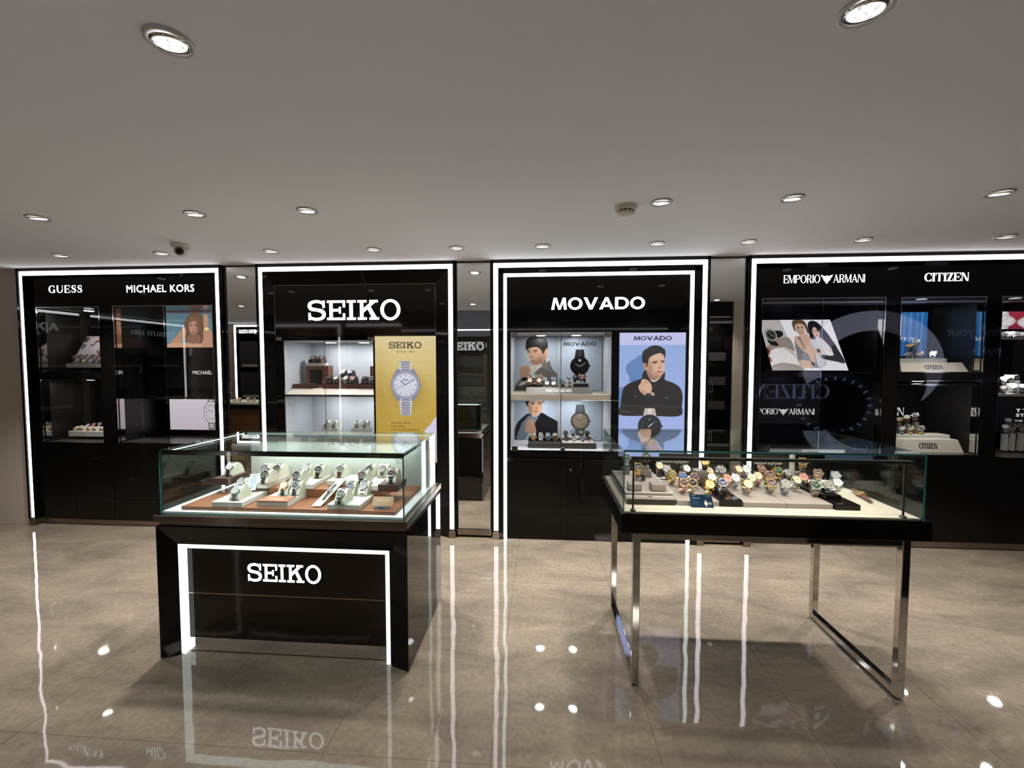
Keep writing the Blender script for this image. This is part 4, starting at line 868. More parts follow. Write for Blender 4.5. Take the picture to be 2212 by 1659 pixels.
bx('shelf', black, wd[0][0], wd[0][1], 3.80, 4.20, onY(1780, 815, 3.8).z, onY(1780, 804, 3.8).z, Dc); bx('shelf', black, wd[3][0], wd[3][1], 3.80, 4.2, 1.47, 1.50, Dc)
r = rectY(1800, 1874, 806, 816, YD+0.06); m = MB(); m.box(r[0]+0.16, r[1], YD+0.03, YD+0.06, r[2], r[2]+0.004); m.box(r[0]+0.16, r[1], YD+0.03, YD+0.06, r[3]-0.004, r[3]); m.box(r[1]-0.006, r[1], YD+0.03, YD+0.06, r[2], r[3]); m.build('shelf_bracket', chrome, Dc)
r = rectY(1600, 1768, 827, 915, 4.17); bx('dark_brand_board', grey_board, 1.84, r[1], 4.17, 4.19, r[2], r[3], Dc)
sgn('EMPORIO*ARMANI', 'serif', 1616, 1759, 882.5, 895, 4.17, Dc, m=MATS['pale_letters'], dep=0.003, label='small white letters and eagle on the dark board', T=0.16, t=0.05, s=0.03, gap=0.05)
yb, yt_ = 3.86, 4.12
q0 = onY(1644, 691.5, yt_); q1 = onY(1793, 691.5, yt_); q3 = onY(1641, 800, yb); q2 = onY(1815.5, 800, yb)
tag(board('advertising_picture', art_couple(), (q0.x-0.02, yt_, q0.z), (q1.x, yt_, q0.z), (q0.x-0.02+(q2.x-q1.x)*0.0, yb, q3.z), 0.012, print_lit, traywhite), 'leaning backlit picture of a young couple under the EMPORIO ARMANI sign', 'poster')
q = rectY(1930, 2002.7, 674.5, 770, 4.15)
tag(board('advertising_picture', art_blue(), (2.95, 4.15, q[3]), (q[1], 4.15, q[3]), (2.95, 4.15, q[2]), 0.02, print_lit, satin), 'bright blue CITIZEN picture behind the upper silver watches', 'poster')
q = rectY(2167, 2212, 673, 706, 4.10)
tag(board('advertising_picture', art_red(), (3.72, 4.10, q[3]), (4.39, 4.10, q[3]), (3.72, 4.10, q[2]-0.02), 0.02, print_lit, satin), 'dark red picture of pale wristwatches at the far right of the photo', 'poster')
sgn('CITIZEN', 'serif', 1880, 1952, 880, 897, 4.17, Dc, m=MATS['pale_letters'], dep=0.003, label='white letters on the back board, mostly hidden', T=0.16, t=0.06, s=0.04, gap=0.06)
r = rectY(2160, 2260, 870, 935, 4.1); bx('dark_brand_board', grey_board, 3.72, 4.39, 4.10, 4.12, r[2], r[3]+0.08, Dc)
sgn('T', 'sans', 2195, 2203, 883, 890, 4.1, Dc, m=MATS['pale_letters'], dep=0.003, bold=0.05); sgn('TISSOT', 'sans', 2208, 2262, 883, 890, 4.1, Dc, m=MATS['pale_letters'], dep=0.003, bold=0.02)
sgn('STEEL', 'sans', 2194, 2240, 893.5, 900, 4.1, Dc, m=MATS['pale_letters'], dep=0.003, bold=0.02); sgn('THE UNI', 'sans', 2191, 2226, 907, 911, 4.1, Dc, m=MATS['pale_letters'], dep=0.003)
for (x, z, p) in ((3.27, 2.095, 1.2), (3.27, 1.410, 1.3), (4.02, 2.095, 0.6), (4.02, 1.465, 0.8)): puck(Dc, x, 3.95, z, 0.04, p, (1, 0.93, 0.88))

# ---- tall mirrors between the cabinets
def mirror_panel(x0, x1, label):
    t = thing('wall_mirror', ((x0+x1)/2, 3.70, 0), label, 'mirror', 'narrow wall mirrors')
    bx('mirror_glass', mirror, x0+0.004, x1-0.004, 3.700, 3.706, 0.075, ZC-0.012, t)
    m = MB(); m.box(x0, x0+0.006, 3.694, 3.708, 0.05, ZC-0.002); m.box(x1-0.006, x1, 3.694, 3.708, 0.05, ZC-0.002); m.box(x0, x1, 3.694, 3.708, ZC-0.014, ZC-0.002); m.build('frame', satin, t)
    bx('base_rail', bronze, x0, x1, 3.692, 3.712, 0.022, 0.075, t)
mirror_panel(-2.900, -2.582, 'narrow floor-to-ceiling mirror between the MICHAEL KORS and SEIKO cabinets')
mirror_panel(-0.758, -0.455, 'narrow floor-to-ceiling mirror between the SEIKO and MOVADO cabinets')
mirror_panel(1.391, 1.688, 'narrow floor-to-ceiling mirror between the MOVADO and EMPORIO ARMANI cabinets')
for xx, zz in ((-2.90, 1.33), (1.40, 1.36)):
    t = thing('door_handle', (xx+0.012, 3.69, zz), 'small steel pull on the edge of the mirror beside the '+('MICHAEL KORS' if xx < 0 else 'MOVADO')+' light line', 'handle')
    m = MB(); m.tube([(xx+0.012, 3.69, zz-0.045), (xx+0.024, 3.675, zz-0.04), (xx+0.024, 3.675, zz+0.04), (xx+0.012, 3.69, zz+0.045)], 0.004); m.build('bar', chrome, t)

# ------------------------------------------------------------ what stands behind the viewer and shows in the mirrors
def far_portal(P, x0, x1, lab, sides=(1, 1)):
    """P maps local (along, out, up) to world"""
    t = thing('display_cabinet', P(x0, 0, 0), lab, 'display cabinet')
    def pb(name, m, a0, a1, d0, d1, z0, z1):
        A_, B_ = P(a0, d0, z0), P(a1, d1, z1); return bx(name, m, min(A_[0], B_[0]), max(A_[0], B_[0]), min(A_[1], B_[1]), max(A_[1], B_[1]), z0, z1, t)
    pb('body', black, x0, x1, 0, 0.04, 0, 2.44)
    if sides[0]: pb('light_strip', led, x0+0.02, x0+0.06, 0.04, 0.05, 0.07, 2.38)
    if sides[1]: pb('light_strip', led, x1-0.06, x1-0.02, 0.04, 0.05, 0.07, 2.38)
    pb('light_strip', led, x0+0.02, x1-0.02, 0.04, 0.05, 2.38, 2.42)
    n = max(1, int((x1-x0)/1.0))
    for k in range(n):
        a0 = x0+0.14+k*(x1-x0-0.2)/n; a1 = a0+(x1-x0-0.2)/n-0.12
        for z in (0.80, 1.48):
            pb('shelf_recess', grey_board, a0, a1, 0.04, 0.046, z, z+0.58); pb('tray', traywhite, a0+0.1, a1-0.1, 0.046, 0.12, z+0.02, z+0.07)
    return t
PO = lambda a, d, z: (a, -1.60+d, z)
t = far_portal(PO, -6.85, -4.4, 'black cabinet with lit KENNETH COLE sign, seen only in the mirror')
mb = MB(); p_, w_ = word('KENNETH COLE', 'sans', bold=0.03)
_z0, _z1 = onY(535, 719.5, 8.95).z, onY(535, 712, 8.95).z
for q in p_: mb.prism([(-6.12-a/w_*0.58, -1.55, _z0+b*(_z1-_z0)) for a, b in q], (0, 0.01, 0))
mb.build('sign_letters', sign_white, t)
t = far_portal(PO, -4.3, -2.45, 'plain black cabinet reflected beside the KENNETH COLE cabinet', (0, 0))
PL = lambda a, d, z: (-8.0+d, a, z)
t = far_portal(PL, -1.5, 0.5, 'black side-wall cabinet with CERRUTI sign, seen only as a reflection', (1, 0))
mb = MB(); p_, w_ = word('CERRUTI 1881', 'sans')
for q in p_: mb.prism([(-7.95, -1.2+a/w_*0.95, 2.13+b*0.10) for a, b in q], (0.01, 0, 0))
mb.build('sign_letters', sign_dim, t)
t = far_portal(PL, 0.65, 3.3, 'long black side-wall cabinet seen only as a reflection', (0, 0))
mb = MB(); p_, w_ = word('A|X ARMANI', 'sans', bold=0.02)
for q in p_: mb.prism([(-7.95, 1.0+a/w_*1.1, 2.10+b*0.13) for a, b in q], (0.01, 0, 0))
mb.build('sign_letters', sign_dim, t)
# counter seen in the first mirror
t = thing('display_counter', (-5.6, 0.2, 0), 'brown wooden counter of gold watches, seen only in the mirror', 'display counter')
bx('cabinet', mat('walnut_front', rgb(96, 64, 36), 0.4), -6.6, -4.6, -0.05, 0.45, 0.0, 0.78, t); bx('top', cream, -6.6, -4.6, -0.05, 0.5, 0.86, 0.90, t); bx('apron', black, -6.6, -4.6, -0.05, 0.5, 0.78, 0.86, t)
# column, dark cabinet and the lit hall advertisement right of the viewer
struct(bx('trim_2', beige_paint, 2.72, 3.02, 0.55, 1.10, 0, ZC), 'beige square column right of the viewer', 'column')
t = thing('display_cabinet', (2.4, 1.0, 0), 'tall black cabinet beside the beige column, seen only in the mirror', 'display cabinet')
bx('body', black, 2.10, 2.70, 0.55, 1.09, 0, ZC-0.002, t); bx('trim', steelring, 2.12, 2.68, 1.09, 1.095, 2.22, 2.235, t)
for z in (0.9, 1.25, 1.6): bx('shelf_recess', grey_board, 2.2, 2.62, 1.09, 1.095, z, z+0.12, t)
hb = art_hall_box(); hb.vx0 = 0
tag(board('hall_advertisement', hb, (7.0, 0.62, 2.42), (3.05, 0.62, 2.42), (7.0, 0.62, 0.52), 0.05, print_mat('backlit_hall_print', 1.5), satin), 'large dark CITIZEN advertisement, seen only as a reflection in the glass', 'advertisement')
bx2 = bx('back_drop_panel', satin, 3.04, 7.0, 0.44, 0.56, 0, ZC-0.01); struct(bx2, 'black partition behind the hall advertisement', 'partition'); bx2.name = 'wall_partition'
# added lamps, unseen behind the viewer, that brighten the ceiling and hall
for k, (x, y) in enumerate([(-1.2, -1.2), (1.6, -1.2), (4.4, -1.4), (-1.2, -3.6), (1.6, -3.6), (4.4, -3.6)]):
    t = thing('added_hall_lamp', (x, y, 3.0), 'added square fill lamp, unseen in the hall behind the viewer', 'ceiling light', 'added hall fill lamps')
    bx('diffuser', MATS.get('added_lamp_glow') or lamp_mat('added_lamp_glow', (1.0, 0.95, 0.9), 5.0), x-0.15, x+0.15, y-0.15, y+0.15, 2.985, 3.0, t)
    l = bpy.data.lights.new('hall_fill_light', 'AREA'); l.size = 0.5; l.energy = 12; l.color = (1, 0.93, 0.85)
    lo = bpy.data.objects.new('hall_fill_light', l); COL.objects.link(lo); lo.parent = t; lo.location = (0, 0, -0.03)

struct(bx('trim_3', led, -2.4, 2.0, 0.371, 0.376, 2.115, 2.13), 'thin white light line along the shop-front bulkhead', 'light line')
t = thing('shop_front_glass', (-1.65, 0.24, 0), 'clear shop-front pane with white SEIKO letters, seen only in the mirror', 'window')
bx('pane', panel_pane, -2.38, -0.95, 0.236, 0.244, 0.02, 2.018, t)
m = MB(); p_, w_ = word('SEIKO', 'slab', gap=0.09)
for q in p_: m.add([(-1.60+a/w_*0.60, 0.2455, 1.79+b*0.135) for a, b in q], [tuple(range(len(q)))])
m.build('pane_letters', sign_dim, t)
# ------------------------------------------------------------ the glass-topped SEIKO counter on the left
wood = mat('orange_brown_wood', rgb(150, 92, 56), 0.42)
tcw = N(wood, 'ShaderNodeTexCoord'); mw = N(wood, 'ShaderNodeMapping'); mw.inputs['Scale'].default_value = (3, 60, 60)
L(wood, tcw.outputs['Object'], mw.inputs[0]); nw = N(wood, 'ShaderNodeTexNoise'); nw.inputs['Scale'].default_value = 2.0; nw.inputs['Detail'].default_value = 5
L(wood, mw.outputs[0], nw.inputs['Vector']); rw = N(wood, 'ShaderNodeValToRGB'); rw.color_ramp.elements[0].color = (*rgb(98, 60, 38), 1); rw.color_ramp.elements[1].color = (*rgb(146, 94, 62), 1)
L(wood, nw.outputs[0], rw.inputs[0]); L(wood, rw.outputs[0], wood.node_tree.nodes['Principled BSDF'].inputs['Base Color'])
walnut = mat('dark_walnut', rgb(66, 42, 36), 0.45)
deckwhite = mat('white_deck', rgb(225, 232, 234), 0.35)
case_led = lamp_mat('case_light_line', (0.88, 1.0, 1.0), 7.0)
case_dim = lamp_mat('edge_glow_line', (0.80, 0.98, 0.96), 1.3)
panel_white = mat('rear_white_panel', rgb(212, 218, 212), 0.25)
bx0, bx1, by0, by1 = -2.001, -0.669, 2.02, 2.70
S = thing('display_counter', (-1.335, 2.36, 0), 'black glass-topped counter with lit SEIKO letters on its front', 'display counter')
ix0, ix1, iz1, iy = -1.919, -0.775, 0.604, 2.058
m = MB()
ob, ib = [(bx0, by0, 0.004), (bx1, by0, 0.004), (bx1, by0, 0.712), (bx0, by0, 0.712)], [(ix0, iy, 0.004), (ix1, iy, 0.004), (ix1, iy, iz1), (ix0, iy, iz1)]
m.add([ob[0], ob[3], ib[3], ib[0]], [(0, 1, 2, 3)]); m.add([ob[3], ob[2], ib[2], ib[3]], [(0, 1, 2, 3)]); m.add([ob[2], ob[1], ib[1], ib[2]], [(0, 1, 2, 3)])
m.build('splayed_surround', black, S)
m = MB(); m.box(bx0, ix0-0.003, iy, by1, 0.004, 0.712); m.box(ix1+0.003, bx1, iy, by1, 0.004, 0.712); m.box(ix0-0.003, ix1+0.003, iy, by1, iz1+0.003, 0.712); m.box(ix0-0.003, ix1+0.003, 2.11, by1, 0.004, iz1+0.003)
m.box(bx0, bx0+0.002, by0+0.0005, iy, 0.004, 0.712); m.box(bx1-0.002, bx1, by0+0.0005, iy, 0.004, 0.712)
m.build('body', black_side, S)
cl = lamp_mat('counter_front_light', (0.86, 1.0, 0.99), 2.0)
for nm, a in (('glowing cool white light line, left side', (ix0, ix0+0.022, 2.060, 2.098, 0.006, iz1)), ('glowing cool white light line, right side', (ix1-0.022, ix1, 2.060, 2.098, 0.006, iz1)), ('glowing cool white light line, top', (ix0+0.022, ix1-0.022, 2.060, 2.098, iz1-0.021, iz1))):
    tag(bx('light_strip', cl, *a, S), nm)
bx('front_panel', darkwood, ix0+0.022, ix1-0.022, 2.092, 2.10, 0.3275, iz1-0.021, S); bx('front_panel', darkwood, ix0+0.022, ix1-0.022, 2.092, 2.10, 0.078, 0.3215, S); bx('trim_line', bronze, ix0+0.022, ix1-0.022, 2.090, 2.10, 0.3215, 0.3275, S)
bx('mirrored_kick_plate', mirror, ix0+0.022, ix1-0.022, 2.092, 2.10, 0.008, 0.078, S)
tag(sign('sign_letters', 'SEIKO', 'slab', -1.556, -1.152, 0.404, 0.4985, 2.092, 0.006, sign_white, S, gap=0.09), 'lit white slab letters SEIKO')
m = MB(); m.box(-2.005, -0.665, 2.012, 2.708, 0.736, 0.772); m.box(-1.99, -0.68, 2.03, 2.69, 0.712, 0.736); m.build('metal_band', bronze, S, 0.002)
bx('deck', deckwhite, -1.985, -0.697, 2.046, 2.670, 0.772, 0.782, S)
gx0, gx1, gy0, gy1, gz0, gz1 = -1.989, -0.690, 2.040, 2.678, 0.773, 1.108
def gpane(name, par, x0, x1, y0, y1, z0, z1, mm, em, thin):
    """a pane: the two broad faces clear, its cut edges tinted"""
    v = [Vector((x, y, z)) for z in (z0, z1) for y in (y0, y1) for x in (x0, x1)]
    fs = {'z': [(0, 2, 3, 1), (4, 5, 7, 6)], 'y': [(0, 1, 5, 4), (2, 6, 7, 3)], 'x': [(0, 4, 6, 2), (1, 3, 7, 5)]}
    b = MB()
    for k, f in fs.items():
        if k == thin: b.add(v, f, 0)
        else: b.add(v, f[:1], 1 if k == 'y' or thin == 'y' else 2); b.add(v, f[1:], 1 if thin == 'y' else 2)
    return b.build(name, [mm, em, edge_faint], par)
th = 0.007
gpane('glass_front', S, gx0, gx1, gy0, gy0+th, gz0, gz1-th, pane, edge_teal, 'y'); gpane('glass_side', S, gx0, gx0+th, gy0+th, gy1, gz0, gz1-th, pane, edge_teal, 'x'); gpane('glass_side', S, gx1-th, gx1, gy0+th, gy1, gz0, gz1-th, pane, edge_green, 'x')
gpane('glass_top', S, gx0, gx1, gy0, gy1, gz1-th, gz1, pane, edge_green, 'z')
bx('rear_panel', panel_white, -1.862, -0.705, 2.560, 2.564, 0.783, 1.085, S); bx('rear_door', black, -1.862, -0.705, 2.5645, 2.572, 0.783, 1.085, S)
bx('rear_frame', bronze, -1.985, -0.70, 2.664, 2.674, 0.783, 0.80, S)
m = MB(); m.box(gx0+0.01, gx1-0.004, gy0+th+0.001, gy0+th+0.012, 1.080, 1.0995); m.build('front_light_rail', bronze, S)
m = MB(); m.box(gx1-th-0.013, gx1-th-0.001, gy0+0.03, gy1-0.02, 1.083, 1.0995); m.build('side_rail', bronze, S)
m = MB()
for k in range(56): y = 2.085+k*0.0100; m.box(-1.975, -1.960, y, y+0.0055, 1.092, 1.099)
tag(m.build('light_strip', case_led, S), 'row of bright white light dots along the left top edge'); bx('side_rail', chrome, -1.981, -1.956, 2.07, 2.66, 1.0992, 1.1005, S)
tag(bx('light_strip', case_dim, -1.95, -0.72, 2.648, 2.656, 1.088, 1.099, S), 'pale light line along the rear top edge')
for (x0, x1, y, e) in ((-1.93, -0.74, 2.075, 7.0), (-1.80, -0.78, 2.52, 6.0)):
    l = bpy.data.lights.new('case_light', 'AREA'); l.shape = 'RECTANGLE'; l.size = x1-x0; l.size_y = 0.012; l.energy = e*0.36; l.color = (0.86, 1.0, 0.98); l.spread = math.radians(150)
    lo = bpy.data.objects.new('case_light', l); COL.objects.link(lo); lo.parent = S; lo.location = Vector(((x0+x1)/2, y, 1.076))-org(S); lo.rotation_euler = (0.18 if y < 2.2 else -0.1, 0, 0)
for x in (gx0+0.03, gx1-0.03):
    bx('corner_clip', acrylic, x-0.018, x+0.018, gy0+th+0.014, gy0+th+0.03, 1.05, 1.075, S)
# what lies on the deck
t = thing('wooden_platform', (-1.33, 2.3, 0.782), 'slatted orange-brown wooden platform on the white deck of the SEIKO counter', 'platform')
m = MB()
m.box(-1.902, -0.748, 2.072, 2.535, 0.7825, 0.7905)
n = 12
for k in range(n):
    y0 = 2.072+k*(2.535-2.072)/n; m.box(-1.902, -0.748, y0, y0+(2.535-2.072)/n-0.0018, 0.7905, 0.8015)
m.build('slats', wood, t, 0.0007); bx('raised_step', wood, -1.55, -0.890, 2.268, 2.53, 0.802, 0.848, t, 0.001)
def tray(x0, x1, y0, y1, z0, z1, label, mm=None, card=None, name='display_tray', cat='tray'):
    t = thing(name, ((x0+x1)/2, (y0+y1)/2, z0), label, cat)
    bx('body', mm or traywhite, x0, x1, y0, y1, z0, z1-0.002, t, 0.0012)
    bx('pad', cream if mm is None else mm, x0+0.004, x1-0.004, y0+0.004, y1-0.004, z1-0.003, z1, t, 0.0006)
    if card:
        cx0, cx1, cy0, cy1 = card; o = bx('name_card', mat('pale_card', rgb(196, 198, 194), 0.4), cx0, cx1, cy0, cy1, z1, z1+0.0015, t)
        for k in range(3): bx('print_line', mat('grey_ink', rgb(120, 120, 122), 0.6), cx0+0.012, cx1-0.02, cy0+0.016+k*0.012, cy0+0.018+k*0.012, z1+0.0015, z1+0.0018, o)
    return t
tray(-1.735, -1.566, 2.074, 2.285, 0.8025, 0.830, 'white tray at the left front of the SEIKO counter, holding a steel watch', card=(-1.725, -1.645, 2.082, 2.15))
tray(-1.50, -1.328, 2.092, 2.266, 0.8025, 0.830, 'white tray in the middle front, partly under a brown card, in the SEIKO counter')
tray(-1.108, -0.934, 2.078, 2.266, 0.8025, 0.830, 'white tray at the right front of the SEIKO counter, holding three watches', card=(-1.04, -0.945, 2.085, 2.16))
tray(-1.735, -1.552, 2.255, 2.475, 0.849, 0.877, 'white tray at the back left of the SEIKO counter, behind the pale blue card')
tray(-1.47, -1.29, 2.262, 2.475, 0.849, 0.877, 'white tray at the back of the SEIKO counter, between two rows of watches', card=(-1.40, -1.30, 2.27, 2.34))
tray(-1.250, -1.085, 2.345, 2.485, 0.849, 0.877, 'small white tray at the back, holding one brown-strapped watch', card=(-1.16, -1.095, 2.36, 2.42))
tray(-1.075, -0.900, 2.262, 2.470, 0.849, 0.877, 'white tray at the back right of the SEIKO counter, beside the dark riser', card=(-1.0, -0.91, 2.27, 2.33))
t = thing('brand_card', (-1.414, 2.16, 0.832), 'brown PRESAGE card lying on the middle front white tray', 'card')
pk = mat('brown_card', rgb(150, 104, 82), 0.4); bx('card', pk, -1.498, -1.330, 2.090, 2.175, 0.8305, 0.8345, t)
m = MB(); p_, w_ = word('PRESAGE', 'sans')
for q in p_: m.prism([(-1.455+a/w_*0.082, 2.120+b*0.015, 0.8346) for a, b in q], (0, 0, 0.0006))
m.build('print', mat('pale_ink', rgb(226, 214, 200), 0.5), t)
def riser(x0, x1, y0, y1, z0, z1, zb, label):
    t = thing('display_riser', ((x0+x1)/2, (y0+y1)/2, zb), label, 'riser'); bx('block', walnut, x0, x1, y0, y1, z0, z1, t, 0.001)
    m = MB()
    for x in (x0+0.012, x1-0.018): m.box(x, x+0.006, y0+0.02, y1-0.02, zb, z0)
    m.box(x0+0.012, x1-0.012, y0+0.02, y0+0.026, zb, zb+0.006); m.build('acrylic_leg', acrylic, t)
riser(-1.912, -1.812, 2.295, 2.46, 0.851, 0.889, 0.8025, 'dark wooden riser on clear legs at the left, carrying a white-faced watch')
riser(-0.893, -0.782, 2.215, 2.36, 0.858, 0.897, 0.8025, 'dark wooden riser on clear legs at the right, carrying a brown-faced watch')
# pale blue information card, leaning
a = onY(536, 1062, 2.255); b = onY(560, 1025, 2.30)
t = thing('information_card', a, 'pale blue printed card leaning among the watches at the left of the SEIKO counter', 'card')
c_ = Canvas(40, 64, (206, 216, 222), (0, 0, 40, 64)); c_.line(12, 8, 30, 8, 2, (70, 90, 104))
for k in range(6): c_.line(8, 18+k*4, 33, 18+k*4, 1.2, (110, 134, 148))
c_.ell(20, 46, 2.5, 2.5, (60, 80, 96)); c_.line(12, 54, 29, 54, 2, (70, 90, 104))
q1, q2, q3 = onY(541, 1024, 2.275), onY(562, 1023, 2.275), onY(530, 1060, 2.24)
board('card', c_, q1, q2, q3, 0.0015, print_flat, traywhite, t)
# brown name card with SEIKO holder
t = thing('name_card_stand', (-0.85, 2.10, 0.8025), 'small tan PRESAGE card in a silver SEIKO holder at the right front', 'card')
q1, q2, q3 = onY(806.5, 1072.5, 2.118), onY(851, 1073, 2.118), onY(803.5, 1092, 2.10)
c_ = Canvas(60, 28, (198, 164, 134), (0, 0, 60, 28))
for k in range(14): c_.line(0, k*2, 60, k*2, 0.6, (176, 140, 112))
c_.text('PRESAGE', 'sans', 14, 46, 8, 15, (232, 214, 194)); board('card', c_, q1, q2, q3, 0.002, print_flat, pk, t)
e1, e2 = onZ(808, 1100, 0.803), onZ(840, 1100, 0.803)
b_ = bx('holder', mat('silver_holder', rgb(170, 176, 180), 0.3, 0.3), e1.x, e2.x, e1.y-0.001, e1.y+0.012, 0.8025, 0.820, t)
tag(sign('holder_letters', 'SEIKO', 'slab', e1.x+0.022, e2.x-0.022, 0.8085, 0.8145, e1.y-0.001, 0.0006, ink_black, t), 'small dark letters SEIKO')
# slanted white stand
t = thing('slanted_watch_stand', (-1.17, 2.16, 0.8025), 'long white slanted stand carrying one black-strapped watch lying along it', 'watch stand')
SA, SB = onZ(683, 1094, 0.806), onZ(741, 1034, 0.885)
ax = (SB-SA); wv = Vector((0.024, 0, 0)); up = wv.cross(ax).normalized()
m = MB(); m.prism([SA-wv, SA+wv, SB+wv*0.9, SB-wv*0.9], up*0.003)
m.prism([SB-wv*0.8, SB+wv*0.8, SB+wv*0.8+Vector((0, 0.004, -0.034)), SB-wv*0.8+Vector((0, 0.004, -0.034))], (0, 0.003, 0)); m.build('slope', cream, t)

# ------------------------------------------------------------ the glass-topped table on steel legs on the right
t = TB = thing('display_table', (1.05, 2.33, 0), 'black glass-topped display table on square polished steel legs', 'display table')
tube = 0.035; lx0, lx1, ly0, ly1 = 0.430, 1.667, 2.008, 2.660
bx('top_slab', black, 0.368, 1.735, 1.985, 2.668, 0.758, 0.850, t, 0.003)
for x in (lx0, lx1-tube):
    for y in (ly0, ly1-tube): bx('leg', chrome, x, x+tube, y, y+tube, 0.010, 0.757, t, 0.003)
    bx('floor_rail', chrome, x+0.0005, x+tube-0.0005, ly0+tube, ly1-tube, 0.010, 0.045, t, 0.002); bx('top_rail', chrome, x+0.0005, x+tube-0.0005, ly0+tube, ly1-tube, 0.724, 0.757, t, 0.002)
    for y in (ly0+0.02, ly0+0.22, ly1-0.05): MB().lathe([(0.011, 0), (0.013, 0.010)], 16, Matrix.Translation((x+0.015, y, 0))).build('rubber_foot', rubber, t)
for y in (ly0, ly1-tube): bx('top_rail', chrome, lx0+tube, lx1-tube, y+0.0005, y+tube-0.0005, 0.724, 0.757, t, 0.002)
deckcream = mat('cream_deck', rgb(176, 167, 153), 0.4)
m = MB(); m.box(0.384, 1.694, 2.0, 2.640, 0.850, 0.858); m.build('deck', deckcream, t)
for y in (2.045,): bx('deck_groove', mat('groove_shadow', rgb(120, 112, 100), 0.6), 0.39, 1.69, y, y+0.002, 0.858, 0.8584, t)
gx0, gx1, gy0, gy1, gz0, gz1 = 0.377, 1.700, 1.988, 2.650, 0.850, 1.152
th = 0.010
gpane('glass_front', t, gx0+th, gx1-th, gy0, gy0+0.008, gz0, gz1-th, pane, pane, 'y'); gpane('glass_side', t, gx0, gx0+0.006, gy0, gy1, gz0, gz1-th, pane, edge_teal, 'x'); gpane('glass_side', t, gx1-th, gx1, gy0, gy1, gz0, gz1-th, pane, edge_teal, 'x')
gpane('glass_back', t, gx0+th, gx1-th, gy1-th, gy1, gz0, gz1-th, pane, pane, 'y'); gpane('glass_top', t, gx0, gx1, gy0, gy1, gz1-th, gz1, pane, edge_teal, 'z')
ft = thing('light_bar_stand', (1.02, 2.01, 0.858), 'slim black light bar on two thin posts inside the glass table', 'light bar')
for x in (0.427, 1.627):
    MB().lathe([(0.013, 0), (0.013, 0.006), (0.005, 0.008)], 20, Matrix.Translation((x, 2.010, 0.858))).build('post_foot', satin, ft); MB().tube([(x, 2.010, 0.864), (x, 2.010, 1.108)], 0.0045, 10).build('post', satin, ft)
bx('bar', rubber, 0.418, 1.655, 2.001, 2.019, 1.104, 1.117, ft, 0.001)
tag(bx('light_strip', lamp_mat('table_bar_light', (1, 0.93, 0.82), 6.0), 0.44, 1.62, 2.012, 2.0188, 1.1025, 1.1039, ft), 'warm light line under the bar')
l = bpy.data.lights.new('bar_light', 'AREA'); l.shape = 'RECTANGLE'; l.size = 1.15; l.size_y = 0.01; l.energy = 3.0; l.color = (1, 0.88, 0.74); l.spread = math.radians(150)
lo = bpy.data.objects.new('bar_light', l); COL.objects.link(lo); lo.parent = ft; lo.location = Vector((1.03, 2.024, 1.098))-org(ft); lo.rotation_euler = (0.55, 0, 0)
# trays, blocks and cards on the table
slat = mat('warm_grey_slats', rgb(138, 129, 124), 0.4); greycube = mat('grey_block_lacquer', rgb(122, 114, 110), 0.35)
def plat(x0, x1, y0, y1, z1, label, m_, slats=True, z0=0.8585):
    t = thing('display_platform', ((x0+x1)/2, (y0+y1)/2, z0), label, 'platform'); b = MB(); b.box(x0, x1, y0, y1, z0, z1-0.004 if slats else z1)
    if slats:
        n = 22
        for k in range(n): a = y0+k*(y1-y0)/n; b.box(x0, x1, a, a+(y1-y0)/n-0.003, z1-0.004, z1)
    b.build('top', m_, t, 0 if slats else 0.003); return t
T1 = thing('jewellery_tray', (0.53, 2.38, 0.8585), 'grey two-level tray with a pearl strand at the left of the glass table', 'tray')
bx('base', satin, 0.418, 0.652, 2.101, 2.61, 0.8585, 0.884, T1, 0.001); bx('front_ledge', greycube, 0.418, 0.652, 2.101, 2.158, 0.884, 0.888, T1); bx('upper_board', mat('pale_mauve_board', rgb(132, 122, 118), 0.4), 0.424, 0.656, 2.160, 2.61, 0.884, 0.900, T1, 0.001)
m = MB(); m.box(0.424, 0.656, 2.160, 2.163, 0.900, 0.903); m.box(0.424, 0.427, 2.163, 2.61, 0.900, 0.903); m.box(0.653, 0.656, 2.163, 2.61, 0.900, 0.903); m.build('rim', traywhite, T1)
t = thing('pearl_strand', (0.53, 2.13, 0.888), 'strand of small white pearls with a silver clasp on the grey tray', 'bracelet')
m = MB()
for k in range(44):
    x = 0.428+k*0.0050
    if 20 <= k <= 23: continue
    m.lathe([(0.0001, -0.0027), (0.0019, -0.0019), (0.0027, 0), (0.0019, 0.0019), (0.0001, 0.0027)], 10, Matrix.Translation((x, 2.128, 0.8910)), cap=False)
m.build('pearls', mat('pearl', rgb(225, 218, 208), 0.2), t); MB().box(0.527, 0.545, 2.122, 2.134, 0.8882, 0.893).build('clasp', chrome, t)
plat(0.660, 0.860, 2.105, 2.52, 0.881, 'grey slatted platform behind the small blue card on the table', slat)
plat(0.972, 1.172, 2.100, 2.56, 0.881, 'grey slatted platform in the middle of the table', slat)
plat(1.175, 1.384, 2.100, 2.56, 0.881, 'grey slatted platform beside the glossy black block on the table', slat)
plat(0.863, 0.969, 2.100, 2.50, 0.891, 'black block between two grey slatted platforms on the table', black, False)
t = plat(1.388, 1.502, 2.088, 2.40, 0.885, 'glossy black stepped block at the right of the table', black, False); bx('upper_step', black, 1.392, 1.47, 2.17, 2.40, 0.8852, 0.905, t, 0.004)
def cube(px, py, w_, h, z0, label, m_=None, d=None):
    p = onZ(px, py, z0); d = d or w_; return tag(bx('display_block', m_ or greycube, p.x-w_/2, p.x+w_/2, p.y, p.y+d, z0+0.0002, z0+h, None, 0.001), label, 'block')
